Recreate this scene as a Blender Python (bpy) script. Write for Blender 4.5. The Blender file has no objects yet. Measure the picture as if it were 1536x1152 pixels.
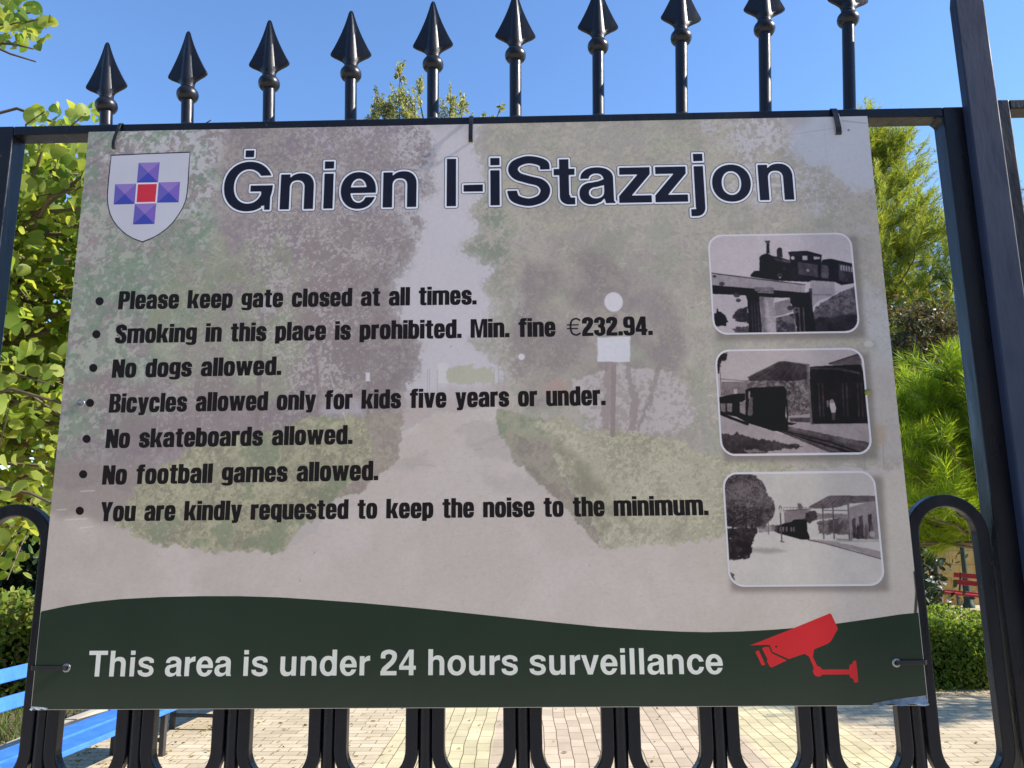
import bpy, bmesh, math, random
import numpy as np
from mathutils import Matrix, Vector
from mathutils.geometry import tessellate_polygon

sc = bpy.context.scene
R = math.radians
# ---------------------------------------------------------------- camera
cam = bpy.data.cameras.new('camera')
cam.sensor_width = 36.0
cam.lens = 27.05
cam.clip_start = 0.05
cam.clip_end = 2000.0
cam_o = bpy.data.objects.new('camera', cam)
sc.collection.objects.link(cam_o)
RW = ((0.9997036, 0.0224025, -0.0095302), (-0.0135206, 0.1853556, -0.9825785), (-0.0202458, 0.9824161, 0.1856036))
CAM = Vector((0.07705, -1.08811, 1.60363))
cam_o.matrix_world = Matrix(((RW[0][0], -RW[1][0], -RW[2][0], CAM.x),
                             (RW[0][1], -RW[1][1], -RW[2][1], CAM.y),
                             (RW[0][2], -RW[1][2], -RW[2][2], CAM.z), (0, 0, 0, 1)))
sc.camera = cam_o
# ---------------------------------------------------------------- sky, sun, exposure
SUN_EL, SUN_AZ = 36.0, 93.0            # azimuth clockwise from +Y
w = bpy.data.worlds.new('World')
sc.world = w
w.use_nodes = True
wn = w.node_tree
bg = wn.nodes['Background']
sky = wn.nodes.new('ShaderNodeTexSky')
sky.sky_type = 'NISHITA'
sky.sun_disc = False
sky.sun_elevation = R(SUN_EL)
sky.sun_rotation = R(SUN_AZ)
sky.altitude = 50
sky.air_density = 1.0
sky.dust_density = 0.0
sky.ozone_density = 7.0
wn.links.new(sky.outputs[0], bg.inputs[0])
bg.inputs[1].default_value = 0.15
sun = bpy.data.lights.new('sun', 'SUN')
sun.energy = 5.0
sun.angle = R(0.53)
sun.color = (1.0, 0.94, 0.85)
sun_o = bpy.data.objects.new('sun', sun)
sc.collection.objects.link(sun_o)
SV = Vector((math.cos(R(SUN_EL)) * math.sin(R(SUN_AZ)), math.cos(R(SUN_EL)) * math.cos(R(SUN_AZ)), math.sin(R(SUN_EL))))
sun_o.rotation_euler = SV.to_track_quat('Z', 'Y').to_euler()
sun_o.location = SV * 40
sc.view_settings.view_transform = 'Standard'
sc.view_settings.look = 'None'
sc.view_settings.gamma = 1.0
sc.view_settings.exposure = 0.95
sc.cycles.max_bounces = 8
sc.cycles.transparent_max_bounces = 8

# ---------------------------------------------------------------- helpers
ROOT = {}


def tag(o, label=None, cat=None, group=None, kind=None):
    if label: o['label'] = label
    if cat: o['category'] = cat
    if group: o['group'] = group
    if kind: o['kind'] = kind
    return o


def base(o):
    while o.parent: o = o.parent
    return Vector(ROOT.get(o.name, (0, 0, 0)))


def thing(name, label, cat, loc=(0, 0, 0), group=None):
    o = bpy.data.objects.new(name, None)
    o.empty_display_size = 0.1
    sc.collection.objects.link(o)
    o.location = loc
    ROOT[o.name] = tuple(loc)
    return tag(o, label, cat, group)


def link(name, me, mat, parent=None, loc=None):
    o = bpy.data.objects.new(name, me)
    if mat is not None and not me.materials:
        for m in (mat if isinstance(mat, (list, tuple)) else [mat]): me.materials.append(m)
    sc.collection.objects.link(o)
    if parent: o.parent = parent
    if loc is not None: o.location = loc
    return o


def npmesh(name, V, F, smooth=False, shift=None):
    """V (n,3); F (m,k) or a list of such arrays"""
    me = bpy.data.meshes.new(name)
    V = np.asarray(V, dtype=np.float32)
    if shift is not None: V = V - np.asarray(shift, dtype=np.float32)
    Fs = F if isinstance(F, list) else [F]
    Fs = [np.asarray(f, dtype=np.int32) for f in Fs if len(f)]
    me.vertices.add(len(V))
    me.vertices.foreach_set('co', V.ravel())
    tot = np.concatenate([np.full(len(f), f.shape[1], dtype=np.int32) for f in Fs])
    idx = np.concatenate([f.ravel() for f in Fs])
    me.loops.add(len(idx))
    me.loops.foreach_set('vertex_index', idx)
    me.polygons.add(len(tot))
    st = np.concatenate([[0], np.cumsum(tot)[:-1]]).astype(np.int32)
    me.polygons.foreach_set('loop_start', st)
    me.polygons.foreach_set('loop_total', tot)
    if smooth: me.polygons.foreach_set('use_smooth', np.ones(len(tot), dtype=bool))
    me.update(calc_edges=True)
    return me


class MB:
    """collects simple solids for ONE mesh object (world coordinates)"""

    def __init__(self): self.v = []; self.f = []

    def add(self, V, F):
        n = len(self.v)
        self.v += [tuple(p) for p in V]
        self.f += [tuple(i + n for i in f) for f in F]
        return self

    def box(self, a, b, bev=0.0):
        (x0, y0, z0), (x1, y1, z1) = a, b
        V = [(x, y, z) for x in (x0, x1) for y in (y0, y1) for z in (z0, z1)]
        return self.add(V, [(0, 1, 3, 2), (4, 6, 7, 5), (0, 4, 5, 1), (2, 3, 7, 6), (0, 2, 6, 4), (1, 5, 7, 3)])

    def obox(self, c, ax, ay, az):
        c, ax, ay, az = map(Vector, (c, ax, ay, az))
        V = [c + sx * ax + sy * ay + sz * az for sx in (-1, 1) for sy in (-1, 1) for sz in (-1, 1)]
        return self.add(V, [(0, 1, 3, 2), (4, 6, 7, 5), (0, 4, 5, 1), (2, 3, 7, 6), (0, 2, 6, 4), (1, 5, 7, 3)])

    def loft(self, rings, cap=True, closed=False):
        n = len(rings[0]); V = [p for r in rings for p in r]; F = []
        m = len(rings)
        for i in range(m if closed else m - 1):
            j = (i + 1) % m
            for k in range(n):
                l = (k + 1) % n
                F.append((i * n + k, i * n + l, j * n + l, j * n + k))
        if cap and not closed:
            F.append(tuple(range(n - 1, -1, -1))); F.append(tuple((m - 1) * n + k for k in range(n)))
        return self.add(V, F)

    def tube(self, pts, rad, n=8):
        pts = [Vector(p) for p in pts]; rings = []
        up = Vector((0.31, 0.2, 0.93))
        for i, p in enumerate(pts):
            t = (pts[min(i + 1, len(pts) - 1)] - pts[max(i - 1, 0)]).normalized()
            a = t.cross(up)
            if a.length < 1e-3: a = t.cross(Vector((1, 0, 0)))
            a.normalize(); b = t.cross(a)
            r = rad[i] if isinstance(rad, (list, tuple)) else rad
            rings.append([p + r * (math.cos(q) * a + math.sin(q) * b) for q in (2 * math.pi * k / n for k in range(n))])
        return self.loft(rings)

    def lathe(self, c, prof, n=20):
        c = Vector(c)
        return self.loft([[c + Vector((r * math.cos(q), r * math.sin(q), z)) for q in (2 * math.pi * k / n for k in range(n))] for r, z in prof])

    def build(self, name, mat, parent=None, smooth=False, bevel=0.0, label=None, loc=None):
        me = bpy.data.meshes.new(name)
        s = base(parent) if parent is not None else Vector((0, 0, 0))
        if loc is not None: s = s + Vector(loc)
        me.from_pydata([Vector(p) - s for p in self.v], [], self.f)
        bm = bmesh.new(); bm.from_mesh(me)
        bmesh.ops.recalc_face_normals(bm, faces=bm.faces)
        bm.to_mesh(me); bm.free()
        if smooth:
            me.polygons.foreach_set('use_smooth', np.ones(len(me.polygons), dtype=bool))
            me.set_sharp_from_angle(angle=R(42))
        o = link(name, me, mat, parent, loc)
        if bevel:
            b = o.modifiers.new('edge', 'BEVEL'); b.width = bevel; b.segments = 2; b.limit_method = 'ANGLE'; b.angle_limit = R(40)
        if label: o['label'] = label
        return o


def copy_tree(o, parent=None):
    c = o.copy()
    sc.collection.objects.link(c)
    if parent is not None: c.parent = parent
    for ch in list(o.children): copy_tree(ch, c)
    return c


# ---------------------------------------------------------------- materials
def new_mat(name):
    m = bpy.data.materials.new(name); m.use_nodes = True
    nt = m.node_tree; return m, nt, nt.nodes['Principled BSDF']


def node(nt, kind, **kw):
    n = nt.nodes.new(kind)
    for k, v in kw.items():
        if k in n.inputs: n.inputs[k].default_value = v
        else: setattr(n, k, v)
    return n


def coords(nt, scale=1.0):
    tc = node(nt, 'ShaderNodeTexCoord')
    mp = node(nt, 'ShaderNodeMapping')
    mp.inputs['Scale'].default_value = (scale,) * 3 if not isinstance(scale, tuple) else scale
    nt.links.new(tc.outputs['Object'], mp.inputs[0])
    return mp.outputs[0]


def ramp(nt, fac, stops):
    r = node(nt, 'ShaderNodeValToRGB')
    e = r.color_ramp.elements
    while len(e) < len(stops): e.new(0.5)
    for el, (p, c) in zip(e, stops):
        el.position = p; el.color = (*c, 1) if len(c) == 3 else c
    nt.links.new(fac, r.inputs[0])
    return r.outputs[0]


def mixc(nt, fac, a, b, mode='MIX'):
    m = node(nt, 'ShaderNodeMix', data_type='RGBA', blend_type=mode)
    for sock, val in ((m.inputs[0], fac), (m.inputs[6], a), (m.inputs[7], b)):
        if hasattr(val, 'is_output'): nt.links.new(val, sock)
        elif isinstance(val, (int, float)): sock.default_value = val
        else: sock.default_value = (*val, 1)
    return m.outputs[2]


def noise(nt, vec, scale, detail=4.0, rough=0.55):
    n = node(nt, 'ShaderNodeTexNoise', Scale=scale, Detail=detail, Roughness=rough)
    nt.links.new(vec, n.inputs['Vector'])
    return n.outputs[0]


def bump(nt, p, h, strength, dist=0.01):
    b = node(nt, 'ShaderNodeBump', Strength=strength, Distance=dist)
    nt.links.new(h, b.inputs['Height']); nt.links.new(b.outputs[0], p.inputs['Normal'])


def speckled(name, c1, c2, scale, rough=0.6, spec=0.3, bstr=0.0, bscale=None, bdist=0.005, c3=None, thr=0.7):
    m, nt, p = new_mat(name)
    v = coords(nt)
    f = noise(nt, v, scale)
    col = ramp(nt, f, [(0.3, c1), (0.7, c2)])
    if c3:
        f3 = noise(nt, v, scale * 5.3, 3)
        mk = ramp(nt, f3, [(thr, (0, 0, 0)), (thr + 0.05, (1, 1, 1))])
        col = mixc(nt, mk, col, c3)
    nt.links.new(col, p.inputs['Base Color'])
    p.inputs['Roughness'].default_value = rough
    p.inputs['Specular IOR Level'].default_value = spec
    if bstr:
        bump(nt, p, noise(nt, v, bscale or scale * 4), bstr, bdist)
    return m


def paint_metal(name, c1, c2, rough, bstr=0.25, chip=(0.10, 0.09, 0.09), thr=0.74, spec=0.45):
    m, nt, p = new_mat(name)
    v = coords(nt)
    f = noise(nt, v, 9, 5)
    col = ramp(nt, f, [(0.35, c1), (0.68, c2)])
    mk = ramp(nt, noise(nt, v, 70, 3, 0.6), [(thr, (0, 0, 0)), (thr + 0.03, (1, 1, 1))])
    col = mixc(nt, mk, col, chip)
    nt.links.new(col, p.inputs['Base Color'])
    vs = coords(nt, (1.0, 1.0, 0.16))
    rr = ramp(nt, noise(nt, vs, 60, 5, 0.6), [(0.3, (rough * 0.7,) * 3), (0.72, (rough * 1.75,) * 3)])
    nt.links.new(rr, p.inputs['Roughness'])
    p.inputs['Specular IOR Level'].default_value = spec
    bump(nt, p, noise(nt, coords(nt, (1.0, 1.0, 0.35)), 150, 5, 0.65), bstr, 0.0024)
    return m


def leaf_mat(name, cols, trans=0.5, rough=0.4, tcol=1.5, spec=0.25):
    """per-leaf colour from the random value of each leaf, thin translucent blade"""
    m, nt, p = new_mat(name)
    g = node(nt, 'ShaderNodeNewGeometry')
    n = len(cols)
    col = ramp(nt, g.outputs['Random Per Island'], [(i / max(n - 1, 1), c) for i, c in enumerate(cols)])
    nt.links.new(col, p.inputs['Base Color'])
    p.inputs['Roughness'].default_value = rough
    p.inputs['Specular IOR Level'].default_value = spec
    tr = node(nt, 'ShaderNodeBsdfTranslucent')
    tc = mixc(nt, 1.0, col, (tcol * 1.1, tcol, tcol * 0.45), 'MULTIPLY')
    nt.links.new(tc, tr.inputs['Color'])
    mx = node(nt, 'ShaderNodeMixShader'); mx.inputs[0].default_value = trans
    nt.links.new(p.outputs[0], mx.inputs[1]); nt.links.new(tr.outputs[0], mx.inputs[2])
    nt.links.new(mx.outputs[0], nt.nodes['Material Output'].inputs['Surface'])
    return m


M_GATE = paint_metal('black_gate_paint', (0.006, 0.007, 0.012), (0.011, 0.0115, 0.016), 0.28, 0.16, (0.09, 0.075, 0.06), 0.715, spec=0.36)
M_BAR = paint_metal('dusty_black_paint', (0.020, 0.030, 0.062), (0.028, 0.040, 0.078), 0.5, 0.05, thr=0.80, spec=0.25)
M_TIE = speckled('black_nylon', (0.012, 0.012, 0.014), (0.02, 0.02, 0.022), 60, 0.35, 0.5)
M_EYE = speckled('nickel', (0.45, 0.45, 0.43), (0.25, 0.25, 0.24), 200, 0.3, 0.6)
M_EYE.node_tree.nodes['Principled BSDF'].inputs['Metallic'].default_value = 0.9
M_BARK = speckled('bark', (0.07, 0.05, 0.035), (0.16, 0.12, 0.09), 14, 0.85, 0.1, 0.8, 40, 0.02)
M_TWIG = speckled('twig', (0.10, 0.075, 0.05), (0.17, 0.13, 0.09), 20, 0.8, 0.1)
# ================================================================= GATE
GX, GP = -0.5925, 0.13135                       # first picket, spacing
RZ0, RZ1 = 2.2168, 2.2318                       # top rail
gate = thing('metal_gate', 'black iron gate leaf with ten spear points that carries the rules sign', 'gate', (0, 0.02, 0.0))


def rail(root, x0, x1, z0, z1, name='rail'):
    MB().box((x0, 0.004, z0), (x1, 0.034, z1)).build(name, M_GATE, root, bevel=0.0018)


rail(gate, -0.7218, 0.7172, RZ0, RZ1, 'top_rail')
rail(gate, -0.7218, 0.7172, 1.238, 1.2605, 'middle_rail')
rail(gate, -0.7218, 0.7172, 0.09, 0.125, 'bottom_rail')
MB().box((-0.772, 0.004, 0.05), (-0.7222, 0.036, RZ1 + 0.0004)).build('stile', M_GATE, gate, bevel=0.002)
MB().box((0.7176, 0.004, 0.05), (0.7720, 0.036, RZ1 + 0.0004)).build('stile', M_GATE, gate, bevel=0.002)
# weld fillet in the rail corner
MB().loft([[(0.7174, y, RZ0), (0.7085, y, RZ0), (0.7120, y, RZ0 - 0.0022), (0.7150, y, RZ0 - 0.0055), (0.7174, y, RZ0 - 0.0100)] for y in (0.0062, 0.032)]).build('weld', M_GATE, gate)
# tall flat bar over the meeting of the two leaves, pointed at the top
MB().loft([[(0.7455, y, 0.05), (0.7905, y, 0.05), (0.7905, y, 2.398), (0.782, y, 2.452), (0.768, y, 2.478), (0.754, y, 2.452), (0.7455, y, 2.398)] for y in (-0.014, 0.0035)]).build('meeting_bar', M_BAR, gate, bevel=0.0022)
# pickets: one mesh, copies in a loop
pk = MB().tube([(GX, 0.019, 0.125), (GX, 0.019, RZ0 + 0.003)], 0.0096, 16).build('picket', M_GATE, gate, smooth=True, loc=(GX, 0, 0))
for k in range(1, 10):
    o = pk.copy(); sc.collection.objects.link(o); o.location.x = GX + GP * k


def hoop_mb(cx, zt, zb, ro, ri, y0=0.009, y1=0.026):
    sec = []
    for a in range(0, 181, 9): sec.append((math.cos(R(a)), math.sin(R(a)), zt))
    for a in range(180, 361, 9): sec.append((math.cos(R(a)), math.sin(R(a)), zb))
    rings = [[(cx + ro * c, y0, z + ro * s), (cx + ro * c, y1, z + ro * s), (cx + ri * c, y1, z + ri * s), (cx + ri * c, y0, z + ri * s)] for c, s, z in sec]
    return MB().loft(rings, closed=True)


HZT, HZB = 1.5895, 1.3155
hoops = [-0.6565] + [GX + GP * (k + 0.5) for k in range(9)] + [0.6560]
h0 = hoop_mb(hoops[0], HZT, HZB, 0.0563, 0.0396).build('hoop', M_GATE, gate, bevel=0.0018, loc=(hoops[0], 0, 0))
for x in hoops[1:]:
    o = h0.copy(); sc.collection.objects.link(o); o.location.x = x
# lower panel: plain stadium hoops again, upside down below the middle rail
h1 = hoop_mb(hoops[0], 1.17, 0.90, 0.0563, 0.0396).build('hoop', M_GATE, gate, bevel=0.0018, loc=(hoops[0], 0, 0))
for x in hoops[1:]:
    o = h1.copy(); sc.collection.objects.link(o); o.location.x = x


def spear_head_mesh():
    mb = MB()
    WID = 1.12
    prof = [(0.0000, 0.0100), (0.0035, 0.0102), (0.0070, 0.0125), (0.0105, 0.0180), (0.0140, 0.0245), (0.0172, 0.0286), (0.0195, 0.0293), (0.0220, 0.0284), (0.030, 0.0247), (0.040, 0.0205), (0.050, 0.0166), (0.060, 0.0130), (0.070, 0.0098), (0.080, 0.0070), (0.088, 0.0050), (0.094, 0.0036), (0.0975, 0.0020), (0.0985, 0.0004)]
    rings = []
    for z, w in prof:
        w *= WID if z > 0.006 else 1.0
        t = z / 0.0985
        rr = max(0.0092 * (1 - t) ** 0.62 + 0.0022 * (1 - t), 0.0003)      # round middle rib
        e = min(0.0030, w * 0.35, 0.0034 * (1.02 - t) + 0.0003)            # blade edge
        r2 = min(rr, w * 0.98)
        half = [(w, 0.0), (w * 0.97, e * 0.8), (max(r2 * 1.15, w * 0.72), e * 1.1), (r2 * 0.98, max(e * 1.25, r2 * 0.42)), (r2 * 0.72, r2 * 0.74), (r2 * 0.38, r2 * 0.94), (0, r2)]
        half = [(min(x, w), y) for x, y in half]
        ring = half + [(-x, y) for x, y in half[-2::-1]]
        ring += [(x, -y) for x, y in ring[-2:0:-1]]
        rings.append([(x, y, z) for x, y in ring])
    return mb.loft(rings)


def spear(root, x, zc, lean):
    """bar above the rail, ringed collar, spear point; leans slightly along the gate"""
    z0 = RZ1
    p = MB().tube([(0, 0, -0.001), (0, 0, (zc - z0) * 0.5), (0, 0, zc - z0 - 0.006)], 0.0094, 18)
    p.lathe((0, 0, 0), [(0.0099, -0.0005), (0.0125, 0.0004), (0.0108, 0.0030), (0.0096, 0.0055)], 18)
    me_o = p.build('spear', M_GATE, None, smooth=True)
    me_o.parent = root
    me_o.location = (x, 0.019 - 0.02, z0)
    me_o.rotation_euler = (0, lean, 0)
    return me_o


def dress(s, zc, z0, turn):
    for src, dz in ((col0, 0.0), (head0, 0.0145)):
        o = src.copy(); sc.collection.objects.link(o)
        o.parent = s; o.location = (0, 0, zc - z0 + dz); o.rotation_euler = (0, 0, turn)


CZ = [2.2725, 2.2890, 2.3055, 2.3190, 2.3325, 2.3455, 2.3580, 2.3705, 2.3830, 2.3965]
col0 = head0 = None
for k in range(10):
    q = (k - 4.5) / 4.5
    x = -0.5845 + 0.12965 * k
    s = spear(gate, x, CZ[k], 0.075 * q)
    if col0 is None:
        col0 = MB().lathe((0, 0, 0), [(0.0096, -0.0115), (0.0115, -0.0105), (0.0140, -0.0085), (0.0162, -0.0045), (0.0168, 0.0), (0.0160, 0.0042), (0.0138, 0.0078), (0.0112, 0.0094), (0.0098, 0.0098), (0.0106, 0.0112), (0.0104, 0.0136), (0.0096, 0.0150)], 28).build('collar', M_GATE, None, smooth=True)
        head0 = spear_head_mesh().build('spear_point', M_GATE, None, smooth=True)
        c, h = col0, head0
    else:
        c = col0.copy(); h = head0.copy(); sc.collection.objects.link(c); sc.collection.objects.link(h)
    for o, dz in ((c, 0.0), (h, 0.0145)):
        o.parent = s
        o.location = (0, 0, CZ[k] - RZ1 + dz)
        o.rotation_euler = (0, 0, (0.05, -0.06, 0.02, 0.08, -0.04, 0.06, 0.0, 0.05, -0.05, 0.03)[k])
# second leaf, beyond the meeting bar
g2 = thing('metal_gate', 'second black iron gate leaf whose stile and rail show beyond the tall meeting bar', 'gate', (1.5, 0.02, 0.0))
R2 = 2.2420
MB().box((0.7912, 0.004, 0.05), (0.8190, 0.036, R2 + 0.0004)).build('stile', M_GATE, g2, bevel=0.002)
for z0, z1, nm in ((R2 - 0.015, R2, 'top_rail'), (1.238, 1.2605, 'middle_rail'), (0.09, 0.125, 'bottom_rail')):
    MB().box((0.8194, 0.004, z0), (1.50, 0.034, z1)).build(nm, M_GATE, g2, bevel=0.0018)
pk2 = MB().tube([(0.945, 0.019, 0.125), (0.945, 0.019, R2 - 0.012)], 0.0096, 16).build('picket', M_GATE, g2, smooth=True, loc=(-0.555, 0, 0))
for k in range(1, 5):
    o = pk2.copy(); sc.collection.objects.link(o); o.location.x = -0.555 + GP * k
for k in range(5):
    s = spear(g2, 0.945 - 1.5 + GP * k, 2.4000 - 0.013 * k + RZ1 - R2, 0.06 - 0.012 * k)
    s.location.z = R2
    dress(s, 2.4000 - 0.013 * k + RZ1 - R2, RZ1, 0.04 - 0.03 * k)
hh = hoop_mb(0.8835, HZT, HZB, 0.0563, 0.0396).build('hoop', M_GATE, g2, bevel=0.0018, loc=(-0.6165, 0, 0))
for k in range(1, 5):
    o = hh.copy(); sc.collection.objects.link(o); o.location.x = -0.6165 + GP * k


# ---------------------------------------------------------------- cable ties
def strap(name, label, loop, wdir, wid, thick=0.0011, head=None):
    """flat nylon strap swept round a closed loop"""
    P = [Vector(p) for p in loop]; W = Vector(wdir).normalized()
    n = len(P); rings = []
    for i in range(n):
        t = (P[(i + 1) % n] - P[i - 1]).normalized()
        nn = t.cross(W).normalized()
        rings.append([P[i] + W * wid / 2 + nn * thick / 2, P[i] + W * wid / 2 - nn * thick / 2, P[i] - W * wid / 2 - nn * thick / 2, P[i] - W * wid / 2 + nn * thick / 2])
    mb = MB().loft(rings, closed=True)
    if head: mb.obox(*head)
    root = thing(name, label, 'cable tie', tuple(P[0]), 'cable ties holding the sign to the gate')
    b = mb.build('strap', M_TIE, root, bevel=0.0004)
    return root


def top_tie(x0, x1, label, wid):
    zt = RZ1 + 0.0016
    L = [(x1, -0.0030, 2.190), (x1, -0.0036, 2.198), (x1 * .6 + x0 * .4, -0.0036, 2.208), (x0, -0.0030, 2.220), (x0, 0.0010, zt - 0.003), (x0, 0.0050, zt), (x0, 0.019, zt + 0.0004), (x0, 0.033, zt), (x0, 0.0362, zt - 0.003), (x0, 0.0366, 2.222), (x0, 0.0350, 2.2145), (x1, 0.018, 2.200), (x1, 0.006, 2.190), (x1, 0.001, 2.1876), (x1, -0.002, 2.1876)]
    return strap('cable_tie', label, L, (1, 0, 0), wid)


top_tie(-0.5525, -0.5575, 'slightly tilted black cable tie over the rail above the crest', 0.0052)
top_tie(-0.0045, -0.0050, 'black cable tie over the top rail near the middle of the sign', 0.0064)
top_tie(0.5515, 0.5535, 'broad black cable tie over the top rail near the tall meeting bar', 0.0088)


def side_tie(xh, xe, z, label):
    s = 1 if xe > xh else -1
    L = [(xh, -0.0020, z), (xh + s * 0.003, -0.0034, z), ((xh + xe) / 2, -0.0036, z), (xe - s * 0.004, -0.0026, z), (xe, 0.001, z), (xe + s * 0.001, 0.008, z), (xe + s * 0.001, 0.029, z), (xe - s * 0.002, 0.0325, z), (xe - s * 0.012, 0.0335, z), (xe - s * 0.024, 0.0325, z), (xh + s * 0.010, 0.018, z), (xh, 0.004, z), (xh - s * 0.001, 0.001, z)]
    return strap('cable_tie', label, L, (0, 0, 1), 0.0058)


side_tie(-0.556, -0.6055, 1.424, 'black cable tie through the left eyelet in the dark green band')
side_tie(0.563, 0.6040, 1.4245, 'black cable tie through the right eyelet beside the red camera symbol')
# ================================================================= GROUND
def sheet(name, x0, x1, y0, y1, z, mat, nx=1, ny=1):
    xs = np.linspace(x0, x1, nx + 1); ys = np.linspace(y0, y1, ny + 1)
    X, Y = np.meshgrid(xs, ys)
    i = np.arange(X.size).reshape(X.shape)
    F = np.stack([i[:-1, :-1], i[:-1, 1:], i[1:, 1:], i[1:, :-1]], -1).reshape(-1, 4)
    o = link(name, npmesh(name, np.column_stack([X.ravel(), Y.ravel(), np.full(X.size, z)]), F), mat)
    o['kind'] = 'structure'
    return o


M_SOIL = speckled('soil', (0.10, 0.075, 0.05), (0.19, 0.15, 0.10), 2.2, 0.95, 0.05, 0.6, 18, 0.03, (0.24, 0.18, 0.08), 0.66)
sheet('ground', -300, 300, -300, 300, 0.0, M_SOIL)


def paver_mat():
    m, nt, p = new_mat('brick_pavers')
    tc = node(nt, 'ShaderNodeTexCoord'); v = tc.outputs['Object']
    wob = node(nt, 'ShaderNodeTexNoise', Scale=1.3, Detail=2.0); nt.links.new(v, wob.inputs['Vector'])
    vm = node(nt, 'ShaderNodeVectorMath', operation='SCALE'); vm.inputs['Scale'].default_value = 0.06
    nt.links.new(wob.outputs['Color'], vm.inputs[0])
    va = node(nt, 'ShaderNodeVectorMath', operation='ADD'); nt.links.new(v, va.inputs[0]); nt.links.new(vm.outputs[0], va.inputs[1])
    sx = node(nt, 'ShaderNodeSeparateXYZ'); nt.links.new(v, sx.inputs[0])

    def bricks(rot):
        mp = node(nt, 'ShaderNodeMapping'); mp.inputs['Rotation'].default_value = (0, 0, rot)
        nt.links.new(va.outputs[0], mp.inputs[0])
        b = node(nt, 'ShaderNodeTexBrick', Scale=1.0)
        b.inputs['Brick Width'].default_value = 0.2; b.inputs['Row Height'].default_value = 0.1
        b.inputs['Mortar Size'].default_value = 0.0038; b.inputs['Mortar Smooth'].default_value = 0.25; b.inputs['Bias'].default_value = 0.0
        b.inputs['Color1'].default_value = (0.86, 0.86, 0.86, 1); b.inputs['Color2'].default_value = (1.08, 1.08, 1.08, 1); b.inputs['Mortar'].default_value = (0.27, 0.235, 0.19, 1)
        nt.links.new(mp.outputs[0], b.inputs[0])
        return b
    bl, bc = bricks(R(90)), bricks(0.0)

    def step(edge, invert=False):
        n = node(nt, 'ShaderNodeMath', operation='GREATER_THAN'); n.inputs[1].default_value = edge
        nt.links.new(sx.outputs[0], n.inputs[0]); return n.outputs[0]
    cream, pink, tan = (0.56, 0.49, 0.30), (0.52, 0.42, 0.305), (0.53, 0.44, 0.30)
    c = mixc(nt, step(-1.03), tan, cream)
    c = mixc(nt, step(-0.22), c, pink)
    c = mixc(nt, step(1.72), c, cream)
    c = mixc(nt, step(2.62), c, tan)
    # lengthwise rows in the middle, crosswise rows at both sides
    a = mixc(nt, step(-1.03), bc.outputs['Color'], bl.outputs['Color'])
    a = mixc(nt, step(2.62), a, bc.outputs['Color'])
    c = mixc(nt, 1.0, c, a, 'MULTIPLY')
    st = ramp(nt, noise(nt, v, 1.7, 6, 0.65), [(0.3, (0.80, 0.78, 0.74)), (0.62, (1.04, 1.03, 1.02))])
    c = mixc(nt, 1.0, c, st, 'MULTIPLY')
    sp = ramp(nt, noise(nt, v, 34, 3, 0.6), [(0.66, (1, 1, 1)), (0.74, (0.5, 0.46, 0.38))])
    c = mixc(nt, 1.0, c, sp, 'MULTIPLY')
    nt.links.new(c, p.inputs['Base Color'])
    p.inputs['Roughness'].default_value = 0.85; p.inputs['Specular IOR Level'].default_value = 0.15
    bump(nt, p, noise(nt, v, 90, 4), 0.25, 0.004)
    return m


sheet('paved_path', -3.75, 12.5, 0.6, 15.3, 0.004, paver_mat())
sheet('pavement', -40, 40, -6.5, 0.6, 0.004, speckled('concrete', (0.42, 0.38, 0.32), (0.50, 0.46, 0.40), 3, 0.9, 0.1, 0.3, 60, 0.004))
kerb = MB().box((-3.86, 1.2, -0.05), (-3.755, 12.0, 0.07)).build('kerb', speckled('kerb_stone', (0.36, 0.31, 0.24), (0.46, 0.41, 0.33), 9, 0.9, 0.1, 0.3))
kerb['kind'] = 'structure'

# ---- unseen limestone house added behind the camera to block sky and warm the light ------------
def house():
    m, nt, p = new_mat('limestone_blocks')
    tc = node(nt, 'ShaderNodeTexCoord'); mp = node(nt, 'ShaderNodeMapping'); mp.inputs['Rotation'].default_value = (R(90), 0, 0)
    nt.links.new(tc.outputs['Object'], mp.inputs[0])
    b = node(nt, 'ShaderNodeTexBrick', Scale=1.0)
    b.inputs['Brick Width'].default_value = 0.6; b.inputs['Row Height'].default_value = 0.27; b.inputs['Mortar Size'].default_value = 0.004
    b.inputs['Color1'].default_value = (0.46, 0.37, 0.25, 1); b.inputs['Color2'].default_value = (0.52, 0.43, 0.30, 1); b.inputs['Mortar'].default_value = (0.33, 0.26, 0.17, 1)
    nt.links.new(mp.outputs[0], b.inputs[0]); nt.links.new(b.outputs['Color'], p.inputs['Base Color'])
    p.inputs['Roughness'].default_value = 0.9
    root = thing('light_shaping_house', 'unseen two storey limestone house added behind the camera to shape the light', 'house', (0, -9.0, 0))
    MB().box((-16, -15, -0.1), (16, -9.0, 6.4)).build('wall', m, root)
    MB().box((-16.1, -15.1, 6.4), (16.1, -8.85, 6.62)).build('cornice', m, root)
    dark = speckled('green_shutter', (0.02, 0.07, 0.05), (0.03, 0.09, 0.06), 6, 0.5)
    for x in (-13, -9, -5, -1.2, 2.8, 6.8, 10.8, 14):
        for z0, z1 in ((1.0, 2.5), (4.0, 5.6)):
            MB().box((x - .55, -9.02, z0), (x + .55, -8.985, z1)).build('window', dark, root)
    for x in (-7, 4.8): MB().box((x - .6, -9.02, 0), (x + .6, -8.98, 2.6)).build('door', dark, root)


house()
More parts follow.
